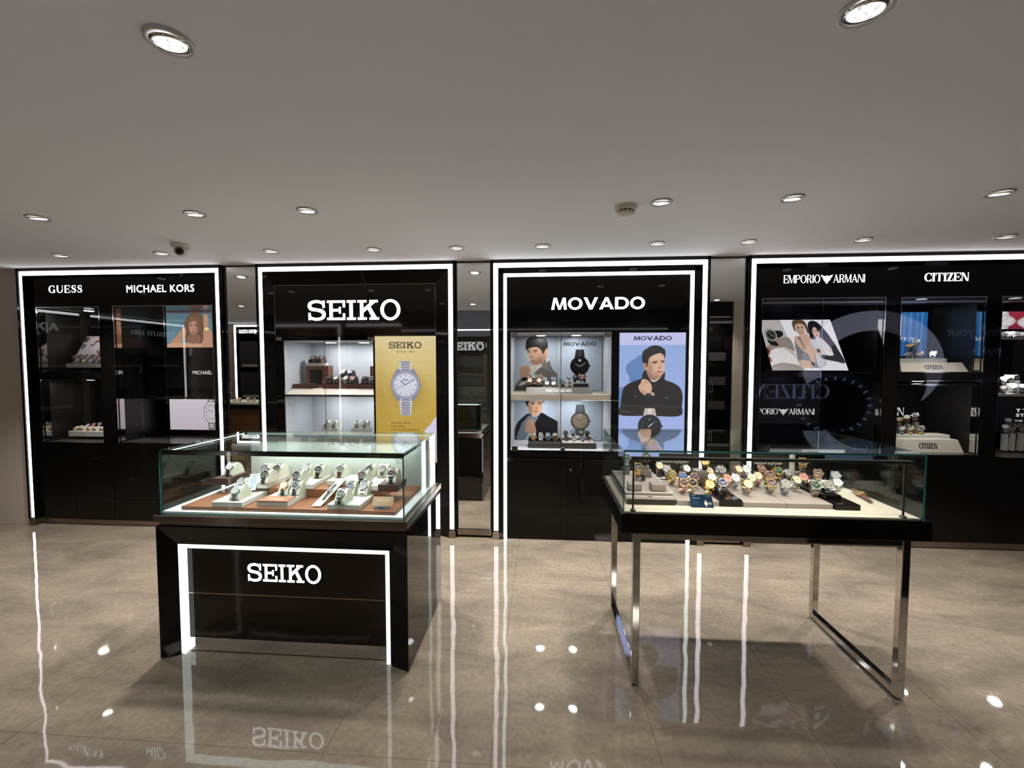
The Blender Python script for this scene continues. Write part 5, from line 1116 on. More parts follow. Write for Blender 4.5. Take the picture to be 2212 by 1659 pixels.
cube(1373, 1060, 0.064, 0.032, 0.903, 'grey cube block nearest the left post in the glass table')
cube(1424, 1061, 0.070, 0.032, 0.903, 'grey cube block behind the pearl strand, a small black ring holder on top')
cube(1397, 1030, 0.058, 0.036, 0.903, 'grey cube block at the back of the left tray')
cube(1386, 1038, 0.040, 0.034, 0.903, 'black cube block under the gold watch with a black face', satin, 0.03)
cube(1515, 1046, 0.062, 0.075, 0.882, 'tall grey block carrying the large gold watch with black strap', greycube)
cube(1712, 1040, 0.020, 0.165, 0.882, 'tall narrow white stand at the back of the table', traywhite, 0.02)
def brandcard(px0, px1, py0, py1, Y, label, full):
    q = rectY(px0, px1, py0, py1, Y); t = thing('brand_card', ((q[0]+q[1])/2, Y, 0.8815), label, 'card')
    bx('board', satin, q[0], q[1], Y, Y+0.006, 0.8815, q[3], t)
    m = MB(); zc = onY(1466, 998, Y).z
    for k in range(26):
        a = q[0]+0.006+k*(q[1]-q[0]-0.06)/26
        if 0.36 < (a-q[0])/(q[1]-q[0]) < 0.62: continue
        m.box(a, a+0.0032, Y-0.0008, Y, zc-0.004, zc+0.006)
    m.build('printed_bracelet', mat('pale_print', rgb(206, 202, 194), 0.4), t)
    xm = q[0]+(q[1]-q[0])*0.37; sign('brand_letters', 'xylys', 'sans', xm, xm+0.068, zc-0.006, zc+0.014, Y-0.001, 0.0008, mat('white_print', rgb(230, 228, 222), 0.4), t); return t
brandcard(1424, 1509, 980, 1014, 2.585, 'black xylys brand card behind the watches at the left of the table', True)
brandcard(1627, 1712, 984, 1012, 2.585, 'black xylys brand card behind the watches in the middle of the table', False)
q = rectY(1490, 1540, 1070, 1096, 2.083)
t = thing('information_card', ((q[0]+q[1])/2, 2.08, 0.8585), 'small blue printed card in a clear holder at the front of the table', 'card')
c_ = Canvas(66, 36, (16, 40, 64), (0, 0, 66, 36)); c_.vgrad((12, 28, 46), (20, 52, 80)); c_.line(4, 10, 30, 10, 1.6, (120, 170, 210)); c_.line(6, 4, 18, 4, 1, (150, 170, 190)); c_.line(50, 4, 62, 4, 1, (150, 170, 190))
for k in range(3): c_.line(5, 18+k*4, 24, 18+k*4, 1, (80, 110, 140))
c_.watch(45, 24, 5, (170, 170, 170), (200, 200, 196), (220, 220, 210), (60, 60, 60)); c_.ell(54, 24, 2, 4, (150, 150, 146)); c_.ell(59, 24, 2, 4, (150, 150, 146))
board('card', c_, (q[0], 2.095, q[3]), (q[1]-0.004, 2.095, q[3]), (q[0]+0.008, 2.078, q[2]), 0.002, print_flat, satin, t); bx('holder', acrylic, q[0]+0.004, q[1]+0.004, 2.072, 2.10, 0.8588, 0.862, t)
# ------------------------------------------------------------ wristwatches
metal = {
 'steel': mat('watch_steel', (0.62, 0.62, 0.64), 0.18, metal=1.0), 'gold': mat('watch_gold', (0.80, 0.56, 0.20), 0.18, metal=1.0),
 'rose': mat('watch_rose_gold', (0.80, 0.46, 0.32), 0.2, metal=1.0), 'dark': mat('watch_dark_steel', (0.06, 0.06, 0.065), 0.25, metal=1.0)}
leather = {k: mat('leather_'+k, c, 0.5) for k, c in {'black': (0.012, 0.011, 0.011), 'brown': rgb(88, 54, 38), 'white': (0.6, 0.58, 0.56), 'grey': (0.16, 0.15, 0.15), 'navy': rgb(26, 34, 60)}.items()}
dials = {k: mat('dial_'+k, rgb(*c), 0.25, coat=0.6) for k, c in {'white': (216, 216, 214), 'cream': (222, 206, 172), 'champagne': (208, 180, 120), 'black': (16, 16, 18), 'navy': (28, 40, 78), 'green': (34, 62, 46),
         'brown': (70, 42, 34), 'grey': (120, 118, 116), 'purple': (66, 38, 62), 'silver': (170, 170, 172), 'blue': (44, 92, 140), 'teal': (36, 110, 112), 'pink': (196, 140, 126), 'olive': (110, 100, 60), 'red': (168, 92, 78)}.items()}
index_light = mat('index_light', (0.75, 0.72, 0.66), 0.3, 0.6); index_dark = mat('index_dark', (0.05, 0.045, 0.05), 0.4)
WM = {}
def wpart(name, key, fn, mats, parent, bevel=0):
    if key not in WM:
        o = fn().build(name, mats, None); WM[key] = o.data; me = o.data; bpy.data.objects.remove(o); me.name = name
    o = bpy.data.objects.new(name, WM[key]); COL.objects.link(o); o.parent = parent
    if bevel:
        md = o.modifiers.new('edge', 'BEVEL'); md.width = bevel; md.segments = 3; md.limit_method = 'ANGLE'
    return o
EL = math.radians(40)
def dialframe(style):
    if style == 'cushion': e = math.atan2(0.028, 0.032); c = Vector((0, 0.020, 0.042)); off = 0.0075
    elif style == 'flat': e = math.radians(90); c = Vector((0, 0, 0.006)); off = 0
    else: e = EL; c = Vector((0, 0, 0.034)); off = 0.0245
    n = Vector((0, -math.cos(e), math.sin(e))); y = Vector((0, math.sin(e), math.cos(e))); p = c+n*off
    return Matrix(((1, y.x, n.x, p.x), (0, y.y, n.y, p.y), (0, y.z, n.z, p.z), (0, 0, 0, 1))), c, n, y, p
def band_path(style, c, n, y, p):
    if style == 'cushion':
        A_ = [(0.0085, 0.0275), (0.0035, 0.0225), (-0.0008, 0.017), (-0.0020, 0.010), (-0.0020, 0.0015)]; B_ = [(0.0335, 0.0575), (0.038, 0.0612), (0.046, 0.0635), (0.054, 0.0605), (0.062, 0.051), (0.072, 0.037), (0.082, 0.023)]
        d = []
        for P in (A_, B_):
            q = []
            for (a, b), (a2, b2) in zip(P, P[1:]):
                q += [Vector((0, a, b)), Vector((0, (a+a2)/2, (b+b2)/2))]
            q.append(Vector((0, *P[-1]))); d.append(q)
        return d
    if style == 'flat':
        return [[Vector((0, -0.021-i*0.006, 0.004-0.00015*i)) for i in range(15)], [Vector((0, 0.021+i*0.006, 0.004-0.0002*i)) for i in range(12)]]
    out = []
    for k in range(33):
        a = math.radians(46+k*(314-46)/32); out.append(c+n*0.0245*math.cos(a)+y*0.0295*math.sin(a))
    return [out]
def cross_frames(P):
    for i in range(len(P)-1):
        a, b = P[i], P[i+1]; t_ = (b-a).normalized(); yield i, a, b, t_, Vector((1, 0, 0)).cross(t_).normalized()
def fn_band(style, kind):
    D, c, n, y, p = dialframe(style)
    def f():
        m = MB()
        for P in band_path(style, c, n, y, p):
            L_ = len(P)
            for i, a, b, t_, u in cross_frames(P):
                f_ = min(i, L_-1-i)/max(1, (L_-1)/2) if style == 'stand' else i/(L_-1); w_ = 0.0102-0.0022*f_
                if kind == 'metal':
                    a2 = a+(b-a)*0.06; b2 = b-(b-a)*0.06
                    for lo, hi, mi, hh in ((-1, -0.36, 0, 0.0013), (-0.33, 0.33, 1, 0.0016), (0.36, 1, 0, 0.0013)):
                        vs = [q+Vector((s_*w_, 0, 0))+u*h for q in (a2, b2) for s_ in (lo, hi) for h in (-hh, hh)]
                        m.add(vs, [(0, 1, 3, 2), (4, 6, 7, 5), (0, 4, 5, 1), (2, 3, 7, 6), (0, 2, 6, 4), (1, 5, 7, 3)], mi)
                else:
                    vs = [q+Vector((s_*w_, 0, 0))+u*h for q in (a-(b-a)*0.03, b+(b-a)*0.03) for s_ in (-1, 1) for h in (-0.0012, 0.0012)]
                    m.add(vs, [(0, 1, 3, 2), (4, 6, 7, 5), (0, 4, 5, 1), (2, 3, 7, 6), (0, 2, 6, 4), (1, 5, 7, 3)], 0)
        return m
    return f
def fn_case(style):
    D = dialframe(style)[0]
    def f():
        m = MB(); m.lathe([(0.016, -0.0055), (0.0192, -0.0035), (0.0203, 0), (0.0203, 0.0022), (0.0188, 0.0040)], 28, D)
        for sx in (-1, 1):
            for sy in (-1, 1):
                m.box(sx*0.0108-0.0018, sx*0.0108+0.0018, min(sy*0.014, sy*0.0245), max(sy*0.014, sy*0.0245), -0.0038, 0.0014, M=D)
        return m
    return f
def fn_bezel(style):
    D = dialframe(style)[0]
    return lambda: MB().lathe([(0.0195, 0.0032), (0.0188, 0.0052), (0.0172, 0.0056), (0.0164, 0.0044)], 28, D, cap=False)
def fn_dial(style, chrono, dk):
    D = dialframe(style)[0]
    def f():
        m = MB(); m.add([D @ Vector((0.0168*math.cos(2*PI*k/28), 0.0168*math.sin(2*PI*k/28), 0.0043)) for k in range(28)], [tuple(range(28))], 0)
        for k in range(12):
            m.box(-0.0006, 0.0006, 0.0118, 0.0150, 0.0043, 0.0049, 1, D @ Matrix.Rotation(k*PI/6, 4, 'Z'))
        if chrono:
            for x, y in ((-0.0066, 0), (0.0066, 0), (0, -0.0068)):
                m.lathe([(0.0042, 0.0044), (0.0042, 0.0050), (0.0035, 0.0050), (0.0035, 0.0044)], 16, D @ Matrix.Translation((x, y, 0)), 1, cap=False)
        return m
    return f
def fn_hands(style):
    D = dialframe(style)[0]
    return lambda: MB().box(-0.0007, 0.0007, -0.002, 0.0088, 0.0051, 0.0055, 0, D @ Matrix.Rotation(math.radians(57), 4, 'Z')).box(-0.0005, 0.0005, -0.003, 0.0126, 0.0056, 0.0060, 0, D @ Matrix.Rotation(math.radians(-55), 4, 'Z')).lathe([(0.0012, 0.005), (0.0012, 0.0063)], 10, D)
def fn_crown(style):
    D = dialframe(style)[0]
    return lambda: MB().lathe([(0.0022, 0), (0.0028, 0.0008), (0.0028, 0.0032), (0.0020, 0.0038)], 12, D @ Matrix.Translation((0.0198, 0, 0)) @ Matrix.Rotation(PI/2, 4, 'Y'))
NW = [0]
def watch(dc, style, case, dial, strap, label, group=None, chrono=False, yaw=0.0, bezel=None, full=True, sc=1.0, roll=None):
    """dc: where the centre of the face sits; strap: a metal, 'two' for two-tone, or a leather colour"""
    D, c, n, y, p = dialframe(style); R = Matrix.Rotation(yaw, 4, 'Z'); q = R @ (p*sc)
    r = thing('wristwatch', Vector(dc)-Vector(q[:3]), label, 'watch', group); r.rotation_euler = (0, 0, yaw); r.scale = (sc, sc, sc)
    cm_ = metal[case]
    dk = dial in ('white', 'cream', 'champagne', 'silver', 'pink')
    wpart('case', ('case', style, case), fn_case(style), [cm_], r)
    bz = bezel or case
    if full: wpart('bezel', ('bezel', style, bz), fn_bezel(style), [metal[bz]], r)
    d_ = wpart('dial', ('dial', style, dial, chrono), fn_dial(style, chrono, dk), [dials[dial], index_dark if dk else index_light], r)
    if full:
        wpart('hands', ('hands', style, dk), fn_hands(style), [index_dark if dk else index_light], d_)
        wpart('crown', ('crown', style, case), fn_crown(style), [cm_], r)
    if strap in leather: wpart('strap', ('strap', style, strap), fn_band(style, 'leather'), [leather[strap]], r)
    else:
        ms = [metal['steel'], metal['gold' if bz != 'rose' else 'rose']] if strap == 'two' else [metal[strap], metal[strap]]
        wpart('bracelet', ('bracelet', style, strap, bz), fn_band(style, 'metal'), ms, r)
    NW[0] += 1
    return r
CUP = [(0, 0), (-0.0002, 0.009), (0.0016, 0.018), (0.006, 0.026), (0.034, 0.0575), (0.042, 0.0615), (0.050, 0.0620), (0.059, 0.0590), (0.068, 0.0520), (0.078, 0.0400), (0.088, 0.022), (0.091, 0.010), (0.091, 0)]
def cushion(base, label, m=None, group=None, sc=1.0, yaw=0.0):
    o = wpart('watch_cushion', ('cushion', (m or cream).name), lambda: MB().prism([(-0.0235, a, b) for a, b in CUP], (0.047, 0, 0)), [m or cream], None, 0.007)
    o.location = base; o.scale = (sc, sc, sc); o.rotation_euler = (0, 0, yaw); return tag(o, label, 'cushion', group)
def on_cushion(px, py, ztop, case, dial, strap, label, clabel, cm_=None, group=None, cgroup=None, Y=None, sc=1.0, **kw):
    """face centre from the pixel on the plane 'tray top + face height'"""
    p = dialframe('cushion')[4]*sc; dc = onZ(px, py, ztop+p.z) if Y is None else None
    if Y is not None: q = onY(px, py, Y); dc = Vector((q.x, Y, ztop+p.z))
    w_ = watch(dc, 'cushion', case, dial, strap, label, group, sc=sc, **kw); w_.location.z += 0.0008
    cushion(Vector((dc.x, dc.y-p.y, ztop+0.0005)), clabel, cm_, cgroup, sc); return w_
# twenty in the SEIKO counter
bt, st = 0.830, 0.877
SW = [
 (495.8, 1008, 0.889, 'steel', 'white', 'black', 'white-faced watch with black strap on the left wooden riser', 1),
 (571.7, 1011, st, 'steel', 'grey', 'steel', 'steel watch half hidden at the back left, behind a black-strapped one', 1),
 (571.7, 1024, st, 'steel', 'black', 'black', 'black-strapped watch at the left of the back left tray', 1),
 (598, 1011.5, st, 'steel', 'black', 'black', 'black-strapped dark-faced watch at the right of the back left tray', 1),
 (519.6, 1042, bt, 'steel', 'silver', 'black', 'silver-faced watch with black strap behind the front left steel watch', 0),
 (509.5, 1059, bt, 'steel', 'silver', 'steel', 'steel bracelet watch in front on the left front tray', 0),
 (639.7, 1026, st, 'steel', 'black', 'steel', 'steel bracelet watch with dark face left of centre, middle row', 1),
 (660, 1012.5, st, 'steel', 'white', 'black', 'bright white-faced watch in the back row of the SEIKO counter', 0),
 (687.7, 1013.5, st, 'steel', 'black', 'black', 'dark-faced watch with black strap, right of the bright white-faced one', 1),
 (613.7, 1049, bt, 'rose', 'cream', 'black', 'rose gold watch with cream face behind the brown card', 0),
 (638.3, 1049, bt, 'steel', 'black', 'black', 'black-faced watch behind the brown card, right of the rose gold one', 0),
 (734.8, 1012.5, st, 'steel', 'grey', 'brown', 'brown-strapped watch alone on the small white back tray', 0),
 (797.7, 1012.5, st, 'steel', 'black', 'black', 'dark-faced watch at the back right, left of a steel bracelet watch', 1),
 (826.6, 1012, st, 'steel', 'silver', 'steel', 'steel bracelet watch at the back right corner of the SEIKO counter', 0),
 (781.8, 1025.5, st, 'steel', 'brown', 'black', 'brown-faced watch with black strap on the back right tray', 1),
 (846, 1022.5, 0.897, 'steel', 'brown', 'black', 'brown-faced watch with black strap on the right wooden riser', 0),
 (755.7, 1050.5, bt, 'steel', 'navy', 'black', 'dark blue-faced watch at the rear left of the right front tray', 1),
 (784.7, 1050, bt, 'steel', 'silver', 'steel', 'steel bracelet watch at the rear right of the right front tray', 0),
 (735.5, 1067, bt, 'steel', 'green', 'steel', 'steel diver-style watch at the front left of the right front tray', 1)]
for px, py, z, c_, d_, s_, lb, ch in SW:
    on_cushion(px, py, z, c_, d_, s_, lb, 'cream cushion under the '+' '.join(lb.split()[:13]), chrono=bool(ch), cm_=cream, sc=1.13)
# the watch lying along the white slope
r = watch((0, 0, 0), 'flat', 'steel', 'black', 'black', 'black-strapped watch lying lengthwise on the white slanted stand', chrono=True)
yv = ax.normalized(); xv = Vector((1, 0, 0)); zv = xv.cross(yv).normalized()
if zv.z < 0: zv = -zv
pp = SA.lerp(SB, 0.50)+zv*0.0050
r.rotation_euler = Matrix(((xv.x, yv.x, zv.x), (xv.y, yv.y, zv.y), (xv.z, yv.z, zv.z))).to_euler(); r.location = pp; r.scale = (0.78, 0.78, 0.78)
# watches on clear stands on the glass table
def fn_stand():
    D, c, n, y, p = dialframe('stand'); m = MB(); P = []
    for k in range(25):
        a = math.radians(60+k*240/24); P.append(c+n*0.0205*math.cos(a)+y*0.0255*math.sin(a))
    for i, a, b, t_, u in cross_frames(P):
        vs = [q+Vector((s_*0.0065, 0, 0))+u*h for q in (a, b) for s_ in (-1, 1) for h in (-0.0010, 0.0010)]
        m.add(vs, [(0, 1, 3, 2), (4, 6, 7, 5), (0, 4, 5, 1), (2, 3, 7, 6)], 0)
    m.box(-0.009, 0.009, -0.013, 0.017, 0.0002, 0.0026); return m
def surf(x, y):
    if x < 0.657: return 0.9003
    if x < 0.8615: return 0.8813
    if x < 0.9705: return 0.8913
    if x < 1.386: return 0.8813
    if x < 1.503 and y < 2.40: return 0.9053 if (1.392 < x < 1.47 and y > 2.17) else 0.8853
    return 0.8587
TW = [
 (1353.5, 989, 0.998, 'steel', 'green', 'steel', 'steel watch with dark green face in the far left corner of the glass table', 0, 0.3),
 (1396, 985, 1.02, 'steel', 'black', 'dark', 'dark-faced steel watch at the back, just left of the black card', 1, 0.0),
 (1378, 1009, 0.985, 'gold', 'black', 'gold', 'gold watch with black chronograph face beside the left light-bar post', 1, 0.1),
 (1425, 1006, 0.952, 'steel', 'cream', 'brown', 'cream-faced watch with brown strap in front of the left xylys card', 0, 0.0),
 (1441, 1013, 0.940, 'steel', 'silver', 'steel', 'small steel bracelet watch right behind the cream-faced brown-strapped one', 0, 0.25),
 (1453, 1025, 0.931, 'gold', 'olive', 'gold', 'small gold watch with olive face near the left grey blocks', 0, 0.0),
 (1483, 1012, 0.940, 'steel', 'white', 'steel', 'pale silver-faced steel watch below the left xylys card', 0, -0.2),
 (1475, 1028.5, 0.931, 'rose', 'blue', 'grey', 'watch with bright blue face among rose gold ones', 0, 0.1),
 (1500, 1031, 0.931, 'rose', 'purple', 'rose', 'rose gold watch with dark purple face, tilted beside the grey block', 0, 0.3),
 (1477, 1043, 0.929, 'rose', 'brown', 'rose', 'front rose gold watch with brown face behind the blue card, left one', 0, 0.0),
 (1496.5, 1043.5, 0.929, 'gold', 'black', 'two', 'front two-tone gold watch with black face behind the blue card', 0, 0.0),
 (1522.7, 997, 1.004, 'gold', 'champagne', 'black', 'large gold watch with black strap on the tall grey block', 0, 0.2),
 (1532, 1017, 0.938, 'steel', 'cream', 'gold', 'gold bracelet watch half hidden right of the tall grey block', 0, -0.2),
 (1538, 1031, 0.931, 'gold', 'white', 'two', 'white-faced gold-rimmed watch right of the tall grey block', 0, 0.2),
 (1533, 1046.5, 0.929, 'gold', 'champagne', 'gold', 'all-gold watch with champagne face in the front row', 0, 0.0),
 (1558.6, 1014, 0.945, 'steel', 'grey', 'steel', 'grey-faced watch with an upright steel bracelet at the back', 0, -0.1),
 (1561, 1043, 0.939, 'steel', 'navy', 'steel', 'navy-faced steel watch standing on the black block, front row', 1, 0.1),
 (1572, 1034, 0.931, 'rose', 'pink', 'rose', 'rose gold watch with copper face right behind the navy-faced one', 0, -0.2),
 (1589, 1032.6, 0.931, 'steel', 'white', 'steel', 'plain white-faced steel watch on the third platform, left end', 0, 0.0),
 (1596, 1013.5, 0.942, 'rose', 'cream', 'two', 'cream-faced rose-rimmed watch in the back row, left of a silver pair', 0, -0.2),
 (1613, 1014, 0.942, 'steel', 'white', 'steel', 'white-faced steel watch in the back row, left of the second card', 0, 0.2),
 (1624, 1032.5, 0.931, 'steel', 'cream', 'steel', 'cream-faced steel watch directly behind the front gold-rimmed white one', 0, 0.2),
 (1616, 1046, 0.929, 'gold', 'cream', 'two', 'front watch with cream face and gold rim, middle of the table', 0, 0.0),
 (1637.5, 1028.5, 0.933, 'rose', 'cream', 'rose', 'rose gold watch in front of the second xylys card', 0, 0.2),
 (1645, 1012, 0.945, 'rose', 'brown', 'dark', 'dark brown watch directly under the second xylys card', 1, -0.2),
 (1665, 1026, 0.933, 'rose', 'brown', 'two', 'brown skeleton-faced watch behind the purple-navy two-tone one', 1, 0.0),
 (1682, 1018, 0.940, 'gold', 'green', 'gold', 'gold watch with dark green face in the back row', 0, 0.0),
 (1702, 1021, 0.936, 'steel', 'silver', 'steel', 'silver watch just right of the gold green-faced one', 0, -0.3),
 (1667, 1044, 0.929, 'gold', 'purple', 'two', 'two-tone watch with dark purple chronograph face, front row', 1, 0.0),
 (1697.5, 1046, 0.929, 'steel', 'grey', 'steel', 'steel chronograph with grey face in the front row', 1, 0.15),
 (1721, 1037, 0.931, 'steel', 'cream', 'two', 'cream-faced steel watch right of the grey-faced chronograph', 0, -0.2),
 (1736, 1031, 0.936, 'rose', 'pink', 'two', 'pinkish-faced watch behind the cream-faced steel one', 0, 0.2),
 (1734, 998, 1.010, 'gold', 'brown', 'two', 'heavy two-tone watch beside the tall white stand, at the very back', 0, 0.4),
 (1768, 1022, 0.938, 'rose', 'brown', 'two', 'brown-faced rose-rimmed watch in the back row, right part', 1, 0.3),
 (1763, 1049, 0.929, 'steel', 'green', 'two', 'green-faced two-tone watch in the front row, right part', 0, 0.2),
 (1806, 1027, 0.949, 'steel', 'silver', 'steel', 'silver watch at the rear of the glossy black stepped block', 0, 0.3),
 (1809, 1042.6, 0.949, 'steel', 'white', 'steel', 'bright white-faced steel watch on the glossy black stepped block', 0, 0.1),
 (1790, 1047, 0.938, 'steel', 'grey', 'steel', 'small grey-faced steel watch at the left edge of the glossy black block', 0, 0.5)]
for px, py, z, c_, d_, s_, lb, ch, yw in TW:
    SCL = 1.22; hh_ = SCL*(0.034+0.0245*math.sin(EL))
    if z < 0.95:
        for _ in range(4): dc = onZ(px, py, z); z = surf(dc.x, dc.y)+hh_+0.0003
    dc = onZ(px, py, z); w_ = watch(dc, 'stand', c_, d_, s_, lb, chrono=bool(ch), yaw=-yw, sc=SCL)
    if dc.z-hh_ > surf(dc.x, dc.y)+0.004 and not (1510 < px < 1530): tag(bx('display_block', greycube, dc.x-0.02, dc.x+0.02, dc.y, dc.y+0.04, surf(dc.x, dc.y+0.02)+0.0003, dc.z-hh_-0.0004, None, 0.001), 'grey block under the '+' '.join(lb.split()[:12]), 'block')
    o = wpart('watch_stand', ('cstand',), fn_stand, [acrylic], None); o.location = w_.location; o.rotation_euler = w_.rotation_euler; o.scale = w_.scale; tag(o, 'clear ring stand inside the '+' '.join(lb.split()[:11]), 'watch stand')
# leather watch lying at the right
p0, p1 = onZ(1830, 1050, 0.872), onZ(1898, 1096, 0.862)
r = watch((0, 0, 0), 'flat', 'gold', 'brown', 'brown', 'brown leather-strapped gold watch lying flat at the right of the glass table')
yv = (p0-p1).normalized(); zv = Vector((0, 0, 1)); xv = yv.cross(zv).normalized(); zv = xv.cross(yv)
r.rotation_euler = Matrix(((xv.x, yv.x, zv.x), (xv.y, yv.y, zv.y), (xv.z, yv.z, zv.z))).to_euler(); r.location = p1.lerp(p0, 0.55)+Vector((0, 0, 0.002)); r.scale = (1.15, 1.1, 1.1)
bx_ = bx('strap_holder', acrylic, p0.x-0.03, p0.x+0.02, p0.y+0.0, p0.y+0.035, 0.8586, 0.888); tag(bx_, 'clear block behind the brown leather-strapped watch', 'block')
# ---- inside the SEIKO wall cabinet
zsb, zbb = ZSB+0.0005, 0.797
def block(px0, px1, py0, py1, Y, dep, label, m, name='display_block', cat='block', z0=None):
    q = rectY(px0, px1, py0, py1, Y); return tag(bx(name, m, q[0], q[1], Y, Y+dep, q[2] if z0 is None else z0, q[3], None, 0.001), label, cat), q
t, q = block(662, 709, 790, 838, 3.98, 0.10, 'upright wooden box with a dark window on the upper SEIKO shelf', wood, z0=zsb)
t2, q2_ = block(664, 701, 784.5, 789.5, 3.985, 0.07, 'thin white plate on top of the upright wooden box', traywhite, z0=None); t2.location.z += 0.001
w_ = bx('window_recess', satin, q[0]+0.035, q[1]-0.06, 3.979, 3.9805, q[2]+0.03, q[3]-0.04, t)
block(799.7, 806, 791, 838, 3.99, 0.09, 'sliver of a second wooden box at the right end of the upper SEIKO shelf', wood, z0=zsb)
_, qa = block(696, 773, 829, 838, 3.86, 0.11, 'long dark brown tray of watches on the upper SEIKO shelf', walnut, 'display_tray', 'tray', z0=zsb)
_, qb = block(773.5, 806, 830, 839, 3.845, 0.11, 'short dark brown tray at the right end of the upper SEIKO shelf', walnut, 'display_tray', 'tray', z0=zsb)
_, qc = block(632, 675, 829.6, 839.5, 3.845, 0.11, 'dark brown tray at the left end of the upper SEIKO shelf', walnut, 'display_tray', 'tray', z0=zsb)
_, qd = block(656, 678, 818.5, 828.6, 3.88, 0.03, 'clear block with a silver clasp on the left brown tray', acrylic)
pd_ = onY(666, 822.5, 3.878)
cush_brown = mat('brown_cushion', rgb(58, 40, 36), 0.6)
def shelfwatch(px, py, Y, zt_, c_, d_, s_, lb, cm_, sc=1.12, cl=None, cg=None, grp=None, **kw):
    return on_cushion(px, py, zt_, c_, d_, s_, lb, cl or ('cushion under the '+' '.join(lb.split()[:13])), cm_, Y=Y, sc=sc, group=grp, cgroup=cg, full=True, **kw)
for px, py, Y, z, c_, d_, s_, lb in [
 (673.5, 778, 4.0, q2_[3]+0.001, 'steel', 'grey', 'black', 'left of two dark watches on top of the upright wooden box'),
 (690.5, 778, 4.0, q2_[3]+0.001, 'steel', 'black', 'black', 'right of two dark watches on top of the upright wooden box'),
 (709.6, 821, 3.88, qa[3], 'dark', 'black', 'black', 'all-dark watch at the left end of the long brown tray'),
 (725, 819, 3.88, qa[3], 'steel', 'white', 'black', 'white-faced black-strapped watch on the long brown tray'),
 (746.5, 820, 3.88, qa[3], 'steel', 'white', 'steel', 'silvery watch with very bright face on the long brown tray'),
 (761, 820, 3.88, qa[3], 'steel', 'red', 'black', 'watch with reddish face at the right end of the long brown tray'),
 (740, 809, 3.97, qa[3]+0.055, 'steel', 'green', 'black', 'left of two raised watches behind the long brown tray'),
 (755.5, 808.5, 3.97, qa[3]+0.055, 'steel', 'navy', 'black', 'right of two raised watches behind the long brown tray'),
 (786.5, 821, 3.865, qb[3], 'dark', 'black', 'black', 'all-dark watch on the short brown tray at the right'),
 (802, 820.5, 3.865, qb[3], 'steel', 'black', 'black', 'black and white watch at the very right end of the upper SEIKO shelf')]:
    shelfwatch(px, py, Y, z, c_, d_, s_, lb, cush_brown)
block(734, 768, 812, 829, 3.972, 0.08, 'clear riser behind the long brown tray', acrylic, z0=qa[3]+0.0)[0].location.z += 0.0005
_, qe = block(694, 728.5, 925, 960, 3.93, 0.12, 'left white block holding a pair of steel watches, lower SEIKO shelf', traywhite, z0=zbb+0.001)
_, qf = block(758, 794, 925.5, 960, 3.93, 0.12, 'right white block holding a pair of steel watches, lower SEIKO shelf', traywhite, z0=zbb+0.001)
for px, z, lb in ((705.4, qe[3], 'left steel watch of the left pair on the lower SEIKO shelf'), (721.4, qe[3], 'right steel watch of the left pair on the lower SEIKO shelf'), (771.3, qf[3], 'left steel watch of the right pair on the lower SEIKO shelf'), (787.2, qf[3], 'right steel watch of the right pair on the lower SEIKO shelf')):
    shelfwatch(px, 918, 3.955, z, 'steel', 'grey', 'steel', lb, cream)
# ---- inside the MOVADO wall cabinet
ztop_, zlow = zt_, 0.795
zt_ = onY(1200, 852.5, YC).z
t = thing('brand_tray', (0.05, 3.78, zt_), 'dark sloping tray with white MOVADO letters on the upper shelf', 'tray')
q = rectY(1134.5, 1281, 837, 852, 3.76); q_ = rectY(1138, 1274, 836.5, 850, 3.80)
trayg = mat('dark_grey_tray', rgb(52, 50, 50), 0.4)
m = MB(); P = [(q[0], 3.76, zt_+0.001), (q[1], 3.76, zt_+0.001), (q_[1], 3.795, q[3]), (q_[0], 3.795, q[3])]; Qb = [(q[0], 4.0, zt_+0.001), (q[1], 4.0, zt_+0.001), (q_[1], 4.0, q[3]), (q_[0], 4.0, q[3])]
m.add(P+Qb, [(0, 1, 2, 3), (4, 7, 6, 5), (0, 4, 5, 1), (3, 2, 6, 7), (0, 3, 7, 4), (1, 5, 6, 2)]); m.build('body', trayg, t)
pl, w_ = word('MOVADO', 'wide', gap=0.07); m = MB(); l0, l1 = onY(Z(694), Zy(828), 3.765).x, onY(Z(990), Zy(828), 3.765).x; hh = q[3]-zt_
for g in pl: m.prism([(l0+a/w_*(l1-l0), 3.76+0.035*(0.28+b*0.42)-0.0008, zt_+0.001+hh*(0.28+b*0.42)) for a, b in g], (0, -0.001, 0.0004))
m.build('tray_letters', mat('white_print', (0.8, 0.8, 0.8), 0.4), t)
zq = q[3]+0.0005
_, b1 = block(Z(478), Z(642), Zy(747), Zy(783), 3.85, 0.05, 'small black riser at the left end of the MOVADO tray', satin, z0=zq)
_, b2 = block(Z(1010), Z(1186), Zy(745), Zy(777), 3.85, 0.05, 'small black riser at the right end of the MOVADO tray', satin, z0=zq)
lightc = mat('pale_cushion', rgb(196, 192, 186), 0.6)
